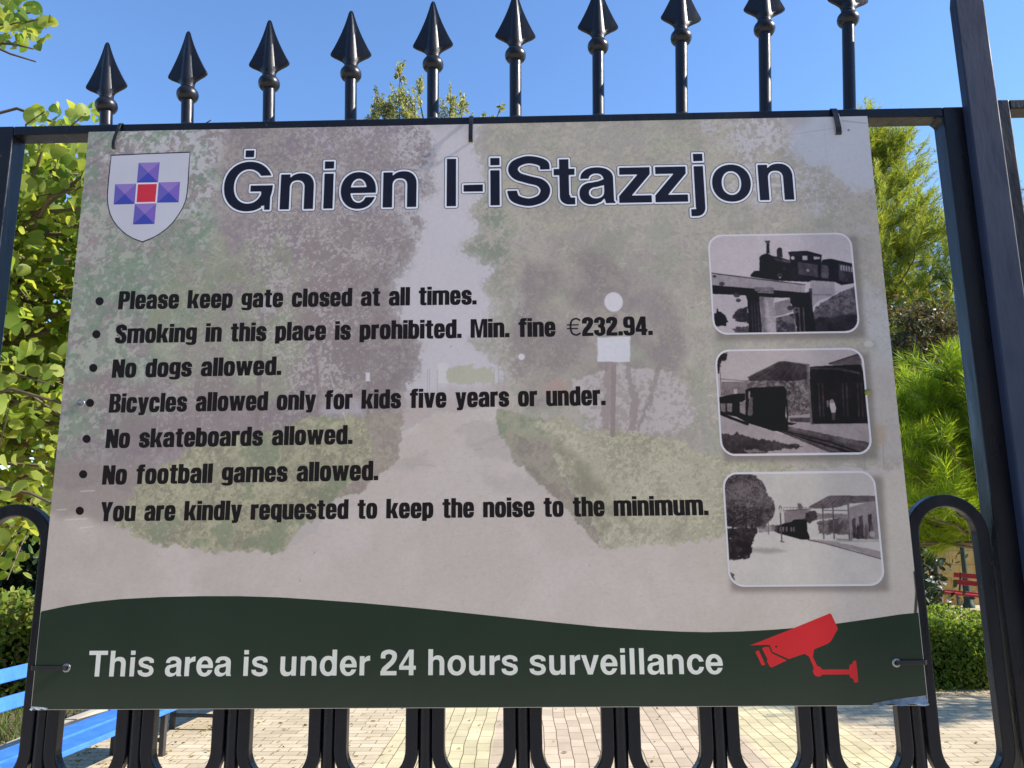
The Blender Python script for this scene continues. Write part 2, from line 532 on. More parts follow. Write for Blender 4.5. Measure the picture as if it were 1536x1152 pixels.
# ================================================================= LEAVES
def rnd_rot(r, n, tilt=None):
    """random frames (n,3,3): columns = along leaf, across leaf, normal"""
    a = r.normal(size=(n, 3)); a /= np.linalg.norm(a, axis=1)[:, None]
    if tilt is not None:                       # leaf blades hang: bias the 'along' axis
        a = a + np.asarray(tilt); a /= np.linalg.norm(a, axis=1)[:, None]
    b = r.normal(size=(n, 3)); b -= (b * a).sum(1)[:, None] * a; b /= np.linalg.norm(b, axis=1)[:, None]
    return np.stack([a, b, np.cross(a, b)], 2)


def scatter(r, C, size, T, F, tilt=None, frames=None):
    """place the leaf template T (k,3) with faces F at centres C"""
    n = len(C); M = rnd_rot(r, n, tilt) if frames is None else frames
    sz = np.broadcast_to(np.asarray(size), (n,))
    V = np.einsum('nij,kj->nki', M, T) * sz[:, None, None] + C[:, None, :]
    k = len(T)
    FF = (np.asarray(F)[None] + (np.arange(n) * k)[:, None, None]).reshape(-1, len(F[0]))
    return V.reshape(-1, 3), FF


def merge(parts):
    V, F, o = [], [], 0
    for v, f in parts:
        V.append(v); F.append(f + o); o += len(v)
    return np.concatenate(V), np.concatenate(F)


_ang = [0.0, 0.55, 1.05, 1.6, 2.15, 2.7, 3.1416, -2.7, -2.15, -1.6, -1.05, -0.55]
_rad = [1.22, 1.05, 0.98, 0.97, 1.0, 1.04, 0.80, 1.02, 0.99, 0.96, 0.97, 1.04]
ROUND_T = np.array([[0, 0, 0.0]] + [[q * math.cos(a), q * math.sin(a), 0.20 * abs(math.sin(a)) ** 1.5 + 0.06 * math.cos(3 * a)] for a, q in zip(_ang, _rad)])
ROUND_F = [(0, i, i % 12 + 1) for i in range(1, 13)]
DIA_T = np.array([[1, 0, 0], [0.1, 0.45, 0.12], [-1, 0, 0], [0.1, -0.45, 0.12]]); DIA_F = [(0, 1, 2), (0, 2, 3)]
OVAL_T = np.array([[1, 0, 0], [0.4, 0.5, 0.14], [-0.5, 0.48, 0.14], [-1, 0, 0], [-0.5, -0.48, 0.14], [0.4, -0.5, 0.14]]); OVAL_F = [(0, 1, 2), (0, 2, 3), (0, 3, 4), (0, 4, 5)]


def branch_set(name, mat, root, paths, n=7):
    mb = MB()
    for pts, r0, r1 in paths:
        m = len(pts); mb.tube(pts, [r0 + (r1 - r0) * i / (m - 1) for i in range(m)], n)
    return mb.build(name, mat, root, smooth=True)


def curve_pts(a, b, sag, n=7, wig=0.0, r=None):
    a, b = np.array(a, float), np.array(b, float); out = []
    for i in range(n):
        t = i / (n - 1); p = a + (b - a) * t + np.array(sag) * (4 * t * (1 - t))
        if wig and r is not None and 0 < i < n - 1: p = p + r.normal(0, wig, 3)
        out.append(tuple(p))
    return out


# ---- round leaved tree at the left -----------------------------------------
r = np.random.default_rng(21)
jt = thing('round_leaf_tree', 'leafy tree with round yellow green leaves at the left of the sign', 'tree', (-2.62, 1.75, 0))
trunk = [(-2.62, 1.75, -0.05), (-2.60, 1.76, 0.6), (-2.52, 1.74, 1.3), (-2.46, 1.70, 2.0), (-2.40, 1.66, 2.7), (-2.42, 1.62, 3.4)]
branch_set('trunk', M_BARK, jt, [(trunk, 0.085, 0.014)], 10)
tips = []; deep = []
pths = []
for k in range(80):
    z0 = r.uniform(1.5, 3.2); s = np.array([-2.5, 1.7, z0])
    e = np.array([r.uniform(-2.15, -1.02), r.uniform(1.15, 2.5), 0]); e[2] = np.clip(z0 + r.uniform(-0.35, 0.55), 1.62, 3.35)
    # crown outline falls to the right
    zmax = 2.95 - 0.10 * max(0, (e[0] + 1.5))
    if e[0] < -1.75: zmax = 2.62
    e[2] = min(e[2], zmax - r.uniform(0, .2))
    p = curve_pts(s, e, (0, 0, r.uniform(0.0, 0.18)), 8, 0.03, r); pths.append((p, 0.013, 0.003)); tips.append(p)
for k in range(60):                                   # deeper boughs behind
    z0 = r.uniform(1.5, 3.3); e = np.array([r.uniform(-3.0, -1.55), r.uniform(2.1, 3.2), np.clip(z0 + r.uniform(-.3, .5), 1.65, 3.6)])
    p = curve_pts((-2.5, 1.75, z0), e, (0, 0, r.uniform(0, .15)), 8, .03, r); pths.append((p, 0.012, 0.003)); deep.append(p)
for e in ([-0.99, 1.3, 2.985], [-1.33, 1.15, 2.93], [-1.50, 1.2, 2.97], [-1.02, 1.25, 2.9]):
    p = curve_pts((-2.1, 1.6, 2.5), e, (0, 0, 0.06), 9, 0.02, r); pths.append((p, 0.010, 0.002)); tips.append(p)
# long bough overhead, hanging into the top left corner
for e in ([-1.49, 1.1, 3.13], [-1.44, 1.05, 3.20], [-1.62, 1.3, 3.22], [-1.54, 1.15, 3.30], [-1.66, 1.1, 3.12]):
    p = curve_pts((-2.41, 1.62, 3.3), e, (0, 0, 0.10), 8, 0.02, r); pths.append((p, 0.011, 0.0025)); tips.append(p)
branch_set('branches', M_TWIG, jt, pths, 6)
C, Z = [], []
for n_, p in enumerate(tips):
    p = np.array(p); main = n_ < 80
    m = 98 if main else 44
    t = r.uniform(0.25 if main else (0.45 if n_ < 84 else 0.5), 1.0, m) * (len(p) - 1); i = np.minimum(t.astype(int), len(p) - 2)
    q = p[i] + (p[i + 1] - p[i]) * (t - i)[:, None] + r.normal(0, 1, (m, 3)) * (np.array([0.085, 0.11, 0.10]) if main else np.array([0.035, 0.05, 0.035]))
    C.append(q); Z.append(r.uniform(0.012, 0.030, m) if main else r.uniform(0.017, 0.027, m))
C = np.concatenate(C); Z = np.concatenate(Z)
for p in deep:
    p = np.array(p); m = 100; t = r.uniform(0.25, 1.0, m) * (len(p) - 1); i = np.minimum(t.astype(int), len(p) - 2)
    C = np.vstack([C, p[i] + (p[i + 1] - p[i]) * (t - i)[:, None] + r.normal(0, 1, (m, 3)) * 0.10]); Z = np.append(Z, r.uniform(0.018, 0.034, m))
# crown outline: rounded top that slopes away from the path, one bough hanging clear above it
yy = C[:, 1] - 1.0
crown = C[:, 2] < 2.89 + 0.60 * yy
crown &= ~((C[:, 0] < -1.40 - 0.72 * yy) & (C[:, 2] > 2.76 + 0.56 * yy))
crown &= ~((C[:, 0] > -1.10 - 0.565 * yy) & (C[:, 2] > 2.76 + 0.55 * yy))
bough = (C[:, 2] > 3.07 + 0.70 * yy) & (C[:, 0] < -1.36 - 0.69 * yy)
keep = crown | bough
keep &= ~((np.abs(C[:, 0] + 1.30 + 0.62 * yy) < 0.035) & (np.abs(C[:, 2] - 2.55 - 0.50 * yy) < 0.035))
C, Z = C[keep], Z[keep]
fold = ROUND_T.copy(); fold[:, 2] = 0.55 * np.abs(fold[:, 1]) - 0.12 * fold[:, 0] ** 2; fold[:, 1] *= 0.86
cupd = ROUND_T.copy(); cupd[:, 2] = -0.34 * (cupd[:, 0] ** 2) + 0.15 * cupd[:, 1] + 0.1 * cupd[:, 0] * cupd[:, 1]; cupd[:, 1] *= 0.93
w3 = r.integers(0, 3, len(C))
V, F = merge([scatter(r, C[w3 == k], Z[w3 == k], T_, ROUND_F, (0.15, -0.35, -0.45)) for k, T_ in enumerate((ROUND_T, fold, cupd))])
LM_ROUND = leaf_mat('round_leaf', [(0.07, 0.13, 0.022), (0.13, 0.20, 0.032), (0.22, 0.29, 0.055), (0.30, 0.34, 0.09), (0.10, 0.16, 0.026), (0.26, 0.29, 0.06), (0.16, 0.22, 0.05)], 0.55, 0.38, 1.9)
link('foliage', npmesh('foliage', V, F, False, base(jt)), LM_ROUND, jt)
# older brownish leaves and dry twigs inside the crown
n = 420
q = np.column_stack([r.uniform(-2.2, -1.35, n), r.uniform(1.7, 2.6, n), r.uniform(1.6, 2.6, n)])
V, F = scatter(r, q, r.uniform(0.012, 0.026, n), ROUND_T, ROUND_F)
link('dry_leaves', npmesh('dry_leaves', V, F, False, base(jt)), leaf_mat('dry_leaf', [(0.16, 0.07, 0.03), (0.24, 0.13, 0.05), (0.10, 0.06, 0.04), (0.30, 0.20, 0.06)], 0.35, 0.6, 1.2), jt)
tw = []
for k in range(60):
    s = np.array([r.uniform(-2.3, -1.3), r.uniform(1.5, 2.4), r.uniform(1.6, 2.7)]); d = r.normal(0, 1, 3) * np.array([.25, .2, .3])
    tw.append((curve_pts(s, s + d, (0, 0, 0.02), 4), 0.004, 0.0015))
branch_set('twigs', M_TWIG, jt, tw, 5)


def shell(r, n, lo, hi, top_bias=0.0, inset=0.22, lump=0.10):
    """points near the surface of a clipped hedge box, lumpy"""
    lo, hi = np.array(lo), np.array(hi); d = hi - lo
    out = []
    per = int(n / 4)
    P = lo + r.random((n, 3)) * d
    ax = r.choice(4, n, p=[0.46, 0.34, 0.10, 0.10])
    dep = np.abs(r.normal(0, inset * 0.5, n))
    P[ax == 0, 1] = lo[1] + dep[ax == 0]
    P[ax == 1, 2] = hi[2] - dep[ax == 1]
    P[ax == 2, 0] = lo[0] + dep[ax == 2]
    P[ax == 3, 0] = hi[0] - dep[ax == 3]
    ph = r.uniform(0, 6.28, 6)
    P[:, 1] += lump * (np.sin(P[:, 0] * 5.3 + ph[0]) * np.sin(P[:, 2] * 6.1 + ph[1]))
    P[:, 2] += lump * (np.sin(P[:, 0] * 4.1 + ph[2]) * np.cos(P[:, 1] * 5.3 + ph[3])) * ((P[:, 2] - lo[2]) / d[2])
    return P


def hedge(name, label, cat, lo, hi, n, size, mat, root_loc, T=OVAL_T, Fc=OVAL_F, lump=0.08, seed=1, core=(0.02, 0.028, 0.012)):
    r = np.random.default_rng(seed)
    root = thing(name, label, cat, root_loc)
    P = shell(r, n, lo, hi, lump=lump)
    V, F = scatter(r, P, r.uniform(size * 0.6, size * 1.3, n), T, Fc, (0, -0.1, 0.25))
    link('foliage', npmesh('foliage', V, F, False, base(root)), mat, root)
    # woody inside: dense twigs
    tw = []
    for k in range(90):
        x = r.uniform(lo[0] + .05, hi[0] - .05); y = r.uniform(lo[1] + .15, hi[1] - .1); h = hi[2] - lo[2]
        tw.append((curve_pts((x, y, lo[2]), (x + r.normal(0, .12), y + r.normal(0, .12), lo[2] + h * r.uniform(.6, .92)), (0, 0, 0), 4, .03, r), 0.010, 0.004))
    branch_set('stems', M_TWIG, root, tw, 5)
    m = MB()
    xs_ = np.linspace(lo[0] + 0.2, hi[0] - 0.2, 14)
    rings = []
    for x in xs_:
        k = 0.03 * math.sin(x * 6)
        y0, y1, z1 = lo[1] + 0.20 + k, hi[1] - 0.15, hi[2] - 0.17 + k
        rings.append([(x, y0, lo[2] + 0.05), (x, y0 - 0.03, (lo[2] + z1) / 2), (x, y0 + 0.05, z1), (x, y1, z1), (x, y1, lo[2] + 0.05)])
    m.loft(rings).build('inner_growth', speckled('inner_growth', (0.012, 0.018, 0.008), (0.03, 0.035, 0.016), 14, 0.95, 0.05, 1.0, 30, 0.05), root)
    return root


LM_HEDGE = leaf_mat('hedge_leaf', [(0.09, 0.16, 0.03), (0.13, 0.20, 0.034), (0.20, 0.27, 0.05), (0.16, 0.22, 0.035)], 0.5, 0.45, 1.6)
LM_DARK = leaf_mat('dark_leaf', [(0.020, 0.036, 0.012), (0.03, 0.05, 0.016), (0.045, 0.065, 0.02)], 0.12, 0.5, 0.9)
LM_BANK = leaf_mat('bank_leaf', [(0.09, 0.15, 0.022), (0.15, 0.21, 0.03), (0.24, 0.28, 0.05), (0.20, 0.15, 0.05)], 0.42, 0.5, 1.7)
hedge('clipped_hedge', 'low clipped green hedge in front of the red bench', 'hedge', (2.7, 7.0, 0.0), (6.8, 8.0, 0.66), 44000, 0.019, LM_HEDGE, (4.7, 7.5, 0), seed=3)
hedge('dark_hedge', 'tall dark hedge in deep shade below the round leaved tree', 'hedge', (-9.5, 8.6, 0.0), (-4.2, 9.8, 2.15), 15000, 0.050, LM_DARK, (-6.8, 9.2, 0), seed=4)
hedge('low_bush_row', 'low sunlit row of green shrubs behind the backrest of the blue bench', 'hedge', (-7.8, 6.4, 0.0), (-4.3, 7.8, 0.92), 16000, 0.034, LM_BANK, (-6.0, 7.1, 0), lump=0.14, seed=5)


# ---- needle trees ------------------------------------------------------------
def needles(r, O, D, L, n, ln, wd, spread=(0.35, 0.9)):
    """needle tufts: shoots start at O, run along D for L, each with n needles"""
    m = len(O)
    t = r.uniform(0.1, 1.0, (m, n))
    P = O[:, None] + D[:, None] * (L[:, None] * t)[..., None]
    a = r.normal(size=(m, n, 3)); a -= (a * D[:, None]).sum(-1, keepdims=True) * D[:, None]; a /= np.linalg.norm(a, axis=-1, keepdims=True)
    th = r.uniform(*spread, (m, n))[..., None]
    d = D[:, None] * np.cos(th) + a * np.sin(th)
    le = (ln * r.uniform(0.7, 1.15, (m, n)))[..., None]
    s = np.cross(d, r.normal(size=(m, n, 3))); s /= np.linalg.norm(s, axis=-1, keepdims=True)
    A, B, Cc = P + s * wd / 2, P - s * wd / 2, P + d * le + np.array([0, 0, -0.12]) * le
    V = np.stack([A, B, Cc], 2).reshape(-1, 3)
    return V, np.arange(len(V)).reshape(-1, 3)


def shoots_from(r, pts, n, ln, droop=0.3, up=0.6):
    """side shoots along a branch"""
    p = np.array(pts); t = r.uniform(0.06, 1.0, n) * (len(p) - 1); i = np.minimum(t.astype(int), len(p) - 2)
    O = p[i] + (p[i + 1] - p[i]) * (t - i)[:, None]
    T = p[i + 1] - p[i]; T /= np.linalg.norm(T, axis=1)[:, None]
    D = T * 0.9 + r.normal(0, 0.55, (n, 3)) + np.array([0, 0, up]); D /= np.linalg.norm(D, axis=1)[:, None]
    return O, D, ln * r.uniform(0.6, 1.2, n)


def conifer(name, label, loc, h, zlo, rad, nb, ns, nn, ln, wd, mat, seed, top=1.0, up=0.5, lean=(0, 0), trunk_r=0.09, shoot=0.28, power=0.8, spread=(0.35, 0.9)):
    r = np.random.default_rng(seed)
    root = thing(name, label, 'tree', loc)
    x0, y0 = loc[:2]
    tp = [(x0 + lean[0] * t + 0.03 * math.sin(t * 7), y0 + lean[1] * t, h * t) for t in np.linspace(0, 1, 9)]
    branch_set('trunk', M_BARK, root, [(tp, trunk_r, 0.012)], 9)
    pths = []; sh = []
    for k in range(nb):
        f = r.random() ** 0.9; z = zlo + (h * 0.985 - zlo) * f; t = z / h
        L = rad * ((1 - f) ** power) * r.uniform(0.65, 1.1) + 0.12
        a = r.uniform(0, 6.283); s = np.array([x0 + lean[0] * t + 0.03 * math.sin(t * 7), y0 + lean[1] * t, z])
        e = s + np.array([math.cos(a) * L, math.sin(a) * L, L * r.uniform(0.05, 0.55) * up])
        p = curve_pts(s, e, (0, 0, -0.06 * L), 6, 0.02 * L, r); pths.append((p, 0.007 + 0.006 * L, 0.003)); sh.append(shoots_from(r, p, max(3, int(ns * L / rad) + 3), shoot, up=up))
    O = np.concatenate([s[0] for s in sh]); D = np.concatenate([s[1] for s in sh]); L = np.concatenate([s[2] for s in sh])
    for k in range(16):
        O = np.vstack([O, [tp[-1]]]); D = np.vstack([D, [[r.normal(0, .25), r.normal(0, .25), 1]]]); L = np.append(L, shoot * 1.3)
    D /= np.linalg.norm(D, axis=1)[:, None]
    branch_set('branches', M_TWIG, root, pths, 5)
    V, F = needles(r, O, D, L, nn, ln, wd, spread)
    link('foliage', npmesh('foliage', V, F, False, base(root)), mat, root)
    return root


LM_PINE = leaf_mat('young_pine_needles', [(0.13, 0.21, 0.02), (0.19, 0.28, 0.024), (0.27, 0.36, 0.03), (0.16, 0.25, 0.022)], 0.5, 0.45, 1.7)
LM_PINE2 = leaf_mat('pine_needles', [(0.12, 0.19, 0.028), (0.18, 0.25, 0.034), (0.26, 0.31, 0.05), (0.33, 0.34, 0.10), (0.10, 0.15, 0.03)], 0.48, 0.45, 1.7)
conifer('young_pine', 'young bright green pine with long soft needles right of the sign', (2.86, 3.25, 0), 2.44, 1.46, 0.78, 130, 18, 52, 0.10, 0.0040, LM_PINE, 11, up=0.9, trunk_r=0.045, shoot=0.14, power=0.5, lean=(-0.34, 0))
conifer('tall_pine', 'tall feathery pine rising against the sky right of the sign', (6.85, 13.0, 0), 9.25, 2.6, 2.5, 330, 24, 66, 0.15, 0.0095, LM_PINE2, 12, up=0.85, trunk_r=0.13, shoot=0.46, power=0.62)
LM_BLUEP = leaf_mat('blue_needles', [(0.06, 0.12, 0.03), (0.10, 0.16, 0.05), (0.14, 0.20, 0.05)], 0.4, 0.45, 1.3)
conifer('blue_green_pine', 'thin blue green pine top beside the tall meeting bar of the gate', (8.05, 11.6, 0), 7.35, 2.0, 1.25, 110, 14, 50, 0.12, 0.0075, LM_BLUEP, 13, up=0.7, trunk_r=0.09, shoot=0.38, power=0.7)
conifer('small_pine', 'small pine right of the path that shades the pavers beside the clipped hedge', (7.5, 6.2, 0), 3.7, 1.3, 1.0, 70, 12, 40, 0.11, 0.006, LM_PINE2, 14, up=0.8, trunk_r=0.07, shoot=0.34, power=0.5)


def broad_tree(name, label, loc, blobs, n, size, mat, seed, trunk_r=0.1, T=DIA_T, Fc=DIA_F, up=(0, 0, 0.2), zt=None):
    """trunk, limbs to each leaf clump, clumps of many small leaves with uneven outline"""
    r = np.random.default_rng(seed)
    root = thing(name, label, 'tree', loc)
    b = np.array([q[:3] for q in blobs]); rad = np.array([q[3:] for q in blobs])
    zt = zt or b[:, 2].min() - 0.5
    x0, y0 = loc[:2]
    P = [([(x0, y0, -0.05), (x0 + .04, y0, zt * .5), (x0, y0 + .03, zt)], trunk_r, trunk_r * 0.7)]
    branch_set('trunk', M_BARK, root, P, 9)
    limbs = [(curve_pts((x0, y0, zt * r.uniform(.75, 1)), tuple(q), (0, 0, 0.1), 6, .05, r), trunk_r * .45, 0.01) for q in b]
    C = []
    w = rad.prod(1) ** 0.7; cnt = (n * w / w.sum()).astype(int)
    for q, rr, m in zip(b, rad, cnt):
        # sprays: short twigs leaving the clump, leaves gathered along them
        ns = max(6, m // 24)
        d = r.normal(size=(ns, 3)); d /= np.linalg.norm(d, axis=1)[:, None]
        tip = q + d * rr * r.uniform(0.45, 1.12, ns)[:, None] ** 0.8
        for tp in tip[:: max(1, ns // 9)]: limbs.append((curve_pts(tuple(q), tuple(tp), (0, 0, .03), 4), 0.010, 0.003))
        k = r.integers(0, ns, m); t = r.uniform(0.35, 1.0, m)[:, None]
        C.append(q + (tip[k] - q) * t + r.normal(0, 1, (m, 3)) * rr * 0.07)
    branch_set('branches', M_TWIG, root, limbs, 5)
    C = np.concatenate(C)
    V, F = scatter(r, C, r.uniform(size * .7, size * 1.3, len(C)), T, Fc, up)
    link('foliage', npmesh('foliage', V, F, False, base(root)), mat, root)
    return root


# far tree behind the top rail: three upright airy sprays
LM_POP = leaf_mat('pale_leaf', [(0.20, 0.23, 0.09), (0.30, 0.31, 0.14), (0.42, 0.42, 0.26), (0.25, 0.27, 0.10), (0.16, 0.18, 0.07)], 0.45, 0.45, 1.6)
pb = [(-2.60, 14.0, 11.25, .13, .2, .60), (-2.62, 14.1, 10.6, .5, .5, .6), (-3.10, 14.1, 10.75, .15, .2, .55), (-3.2, 14.2, 10.2, .32, .4, .5), (-2.95, 14.0, 10.5, .3, .3, .5), (-2.22, 14.2, 10.95, .13, .2, .55), (-2.3, 14.2, 10.4, .35, .4, .6), (-1.5, 14.1, 10.75, .13, .2, .5), (-1.25, 14.0, 10.6, .16, .2, .42), (-1.55, 14.0, 10.2, .5, .5, .5), (-1.85, 14.1, 10.4, .14, .2, .45), (-0.42, 14.0, 10.5, .09, .15, .26), (-0.72, 14.1, 10.2, .34, .3, .26), (-1.05, 14.1, 10.1, .3, .3, .4), (-2.2, 14, 9.3, 1.25, 1.1, .8), (-1.0, 14.1, 9.2, .9, .9, .7), (-1.7, 13.8, 8.0, 1.7, 1.5, 1.1), (-1.7, 14.2, 6.8, 1.5, 1.5, 1.0)]
broad_tree('airy_tree', 'tall airy tree whose pale crown shows above the top rail', (-1.75, 14.1, 0), pb, 30000, 0.039, LM_POP, 31, 0.16)
# dark reddish shrubby tree between the pines
LM_OLV = leaf_mat('olive_leaf', [(0.045, 0.055, 0.02), (0.09, 0.06, 0.03), (0.10, 0.11, 0.05), (0.14, 0.14, 0.08), (0.16, 0.07, 0.04)], 0.30, 0.45, 1.1)
ob = [(5.35, 10.2, 3.7, .9, .8, .75), (6.3, 10.4, 3.5, .8, .8, .8), (6.0, 10.2, 4.5, .8, .7, .6), (5.1, 10.4, 2.8, .8, .8, .7), (6.7, 10.6, 2.5, .8, .8, .8), (4.4, 10.6, 3.4, .9, .8, .8), (7.4, 10.4, 3.4, .7, .8, .9), (5.7, 10.3, 2.2, .9, .8, .6)]
broad_tree('dark_shrub_tree', 'dark brownish small leaved tree between the two bright pines', (5.9, 10.5, 0), ob, 22000, 0.042, LM_OLV, 32, 0.09)
# white flowering shrub at the end of the yellow wall
fl = thing('flowering_shrub', 'dark shrub with small white flowers left of the red bench', 'shrub', (5.55, 10.4, 0))
r = np.random.default_rng(41)
P = np.column_stack([r.normal(5.32, .24, 3200), r.normal(10.2, .3, 3200), r.uniform(0.05, 1.75, 3200)])
V, F = scatter(r, P, r.uniform(.03, .06, 3200), OVAL_T, OVAL_F, (0, 0, .3))
link('foliage', npmesh('foliage', V, F, False, base(fl)), LM_DARK, fl)
V, F = scatter(r, np.zeros((5, 3)), 0.018, OVAL_T + np.array([1.0, 0, 0]), OVAL_F)
M_PETAL = speckled('white_petal', (0.75, 0.75, 0.68), (0.8, 0.8, 0.76), 30, 0.5)
bl = link('flower', npmesh('flower', V, F), M_PETAL, fl)
for k in range(34):
    o = bl if k == 0 else bl.copy()
    if k: sc.collection.objects.link(o)
    o.location = (r.normal(-0.07, .10), r.normal(-0.6, .08), r.uniform(0.6, 1.5)); o.rotation_euler = tuple(r.uniform(0, 6.28, 3))
branch_set('stems', M_TWIG, fl, [(curve_pts((5.55 + r.normal(0, .05), 10.4, 0), (5.4 + r.normal(0, .2), 10.2, 1.4), (0, 0, 0), 5, .02, r), .012, .005) for k in range(8)], 5)

# ================================================================= WALL, POLE, BENCHES
def wall_mat():
    m, nt, p = new_mat('yellow_limestone')
    tc = node(nt, 'ShaderNodeTexCoord'); mp = node(nt, 'ShaderNodeMapping'); mp.inputs['Rotation'].default_value = (R(90), 0, 0)
    nt.links.new(tc.outputs['Object'], mp.inputs[0])
    b = node(nt, 'ShaderNodeTexBrick', Scale=1.0)
    b.inputs['Brick Width'].default_value = 0.62; b.inputs['Row Height'].default_value = 0.27; b.inputs['Mortar Size'].default_value = 0.006
    b.inputs['Color1'].default_value = (0.36, 0.25, 0.09, 1); b.inputs['Color2'].default_value = (0.42, 0.30, 0.12, 1); b.inputs['Mortar'].default_value = (0.20, 0.14, 0.06, 1)
    nt.links.new(mp.outputs[0], b.inputs[0])
    st = ramp(nt, noise(nt, tc.outputs['Object'], 2.3, 6, .65), [(0.3, (0.62, 0.58, 0.5)), (0.6, (1.05, 1.03, 1.0))])
    c = mixc(nt, 1.0, b.outputs['Color'], st, 'MULTIPLY'); nt.links.new(c, p.inputs['Base Color'])
    p.inputs['Roughness'].default_value = 0.9; p.inputs['Specular IOR Level'].default_value = 0.1
    bump(nt, p, noise(nt, tc.outputs['Object'], 18, 5), 0.4, 0.02)
    return m


yw = thing('garden_wall', 'yellow limestone block wall behind the red bench', 'wall', (-4.0, 15.5, 0))
MB().box((-26.0, 15.35, -0.1), (17.0, 15.7, 2.1)).build('wall_face', wall_mat(), yw)
MB().box((-26.05, 15.31, 2.1), (17.05, 15.74, 2.2)).build('coping', speckled('coping_stone', (0.34, 0.26, 0.13), (0.44, 0.36, 0.2), 5, 0.9, 0.1, 0.4), yw, bevel=0.012)
pole = thing('lamp_post', 'dark green slim post standing behind the red bench', 'lamp post', (8.70, 14.8, 0))
M_PG = paint_metal('green_post_paint', (0.012, 0.030, 0.018), (0.018, 0.042, 0.026), 0.4, 0.1)
pm = MB().lathe((8.70, 14.8, 0), [(0.11, 0.0), (0.11, 0.06), (0.08, 0.10), (0.07, 0.5), (0.055, 0.6), (0.045, 0.7), (0.042, 3.0)], 16)
pm.build('post', M_PG, pole, smooth=True)
MB().lathe((8.70, 14.8, 3.0), [(0.06, 0.0), (0.08, 0.05), (0.08, 0.09), (0.05, 0.1)], 16).build('cap', M_PG, pole, smooth=True)
MB().lathe((8.70, 14.8, 3.1), [(0.05, 0.0), (0.12, 0.05), (0.17, 0.14), (0.18, 0.2), (0.16, 0.29), (0.1, 0.35), (0.01, 0.37)], 20).build('lamp_globe', speckled('opal_glass', (0.7, 0.7, 0.68), (0.75, 0.75, 0.72), 4, 0.25), pole, smooth=True)


def bench(label, loc, rotz, length, paint, group, seat_z=0.335, depth=0.43, back=(0.215, 0.38)):
    """park bench: two seat planks, two back slats, iron frames; x = along, -y = front"""
    root = thing('park_bench', label, 'bench', loc, group)
    root.rotation_euler.z = rotz
    iron = M_IRON
    h = length / 2

    def bx(name, a, b, m, bev=0.006):
        mb = MB().box(a, b); me_o = mb.build(name, m, None, bevel=bev); me_o.parent = root; return me_o
    bx('seat_plank', (-h, -depth / 2 - 0.015, seat_z - 0.036), (h, -depth / 2 + 0.172, seat_z), paint)
    bx('seat_plank', (-h, -depth / 2 + 0.208, seat_z - 0.036), (h, -depth / 2 + 0.395, seat_z), paint)
    for z, y in ((seat_z + back[0], depth / 2 + 0.055), (seat_z + back[1], depth / 2 + 0.085)):
        o = bx('back_slat', (-h, -0.016, -0.043), (h, 0.016, 0.043), paint); o.location = (0, y, z + 0.02); o.rotation_euler.x = R(-10)
    for s in (-1, 1):
        x = s * (h - 0.18)
        fr = MB()
        fr.box((x - 0.019, -depth / 2 + 0.005, 0), (x + 0.019, -depth / 2 + 0.043, seat_z - 0.037))
        fr.box((x - 0.019, depth / 2 - 0.045, 0), (x + 0.019, depth / 2 - 0.007, seat_z - 0.037))
        fr.box((x - 0.017, -depth / 2 + 0.044, seat_z - 0.07), (x + 0.017, depth / 2 - 0.046, seat_z - 0.038))
        fr.box((x - 0.014, -depth / 2 + 0.044, 0.10), (x + 0.014, depth / 2 - 0.046, 0.125))
        fr.obox((x, depth / 2 + 0.050, seat_z + back[1] / 2 - 0.01), (0.017, 0, 0), (0, 0.012, -0.002), (0, 0.04, back[1] / 2 + 0.08))
        o = fr.build('leg_frame', iron, None, bevel=0.003); o.parent = root
    return root


M_IRON = paint_metal('bench_iron', (0.03, 0.028, 0.026), (0.05, 0.045, 0.04), 0.5, 0.2)
M_BLUE = paint_metal('blue_bench_paint', (0.03, 0.14, 0.50), (0.05, 0.19, 0.60), 0.5, 0.2, (0.12, 0.14, 0.18), 0.70)
M_RED2 = paint_metal('red_bench_paint', (0.42, 0.02, 0.03), (0.50, 0.03, 0.04), 0.42, 0.15, (0.3, 0.1, 0.08), 0.76)
ax = math.atan2(1.0, 0.1)                       # the bench runs away from the gate
u = Vector((0.0995, 0.995, 0)); v = Vector((-0.995, 0.0995, 0))
far_front = Vector((-2.603, 4.866, 0))
L1 = 1.95
c1 = far_front - u * (L1 / 2 - 0.18) + v * 0.215
bench('blue slatted bench nearest the gate at the lower left', tuple(c1), ax, L1, M_BLUE, 'blue benches along the left side of the path')
c2 = Vector((-2.911, 5.65, 0)) + u * (L1 / 2 - 0.18) - v * 0.19
bench('second blue bench, only a dark leg of it visible beyond the nearest blue bench', tuple(c2), ax, L1, M_BLUE, 'blue benches along the left side of the path')
bench('red slatted bench in front of the yellow wall', (7.82, 12.84, 0), R(-81), 1.9, M_RED2, None, 0.43, 0.43, (0.12, 0.245))

# ================================================================= SMALL STUFF
r = np.random.default_rng(77)
n = 1500
P = np.column_stack([r.uniform(-3.7, 5.5, n), r.uniform(4.0, 8.5, n), np.full(n, 0.012)])
kk = r.random(n) < np.where(P[:, 0] < -0.9, 0.9, 0.22); P = P[kk]
ex = np.column_stack([r.normal(-2.43, .10, 90), r.normal(5.66, .07, 90), r.uniform(0.01, 0.03, 90)])
ex2 = np.column_stack([r.normal(-3.15, .35, 260), r.normal(4.9, .5, 260), r.uniform(0.01, 0.03, 260)])
ex3 = np.column_stack([r.uniform(3.2, 6.5, 420), r.normal(6.86, .10, 420), r.uniform(0.01, 0.05, 420)])
P = np.concatenate([P, ex, ex2, ex3])
fr_ = rnd_rot(r, len(P)); fr_[:, 2, :] *= 0.35
V, F = scatter(r, P, r.uniform(0.010, 0.024, len(P)), OVAL_T, OVAL_F, frames=fr_)
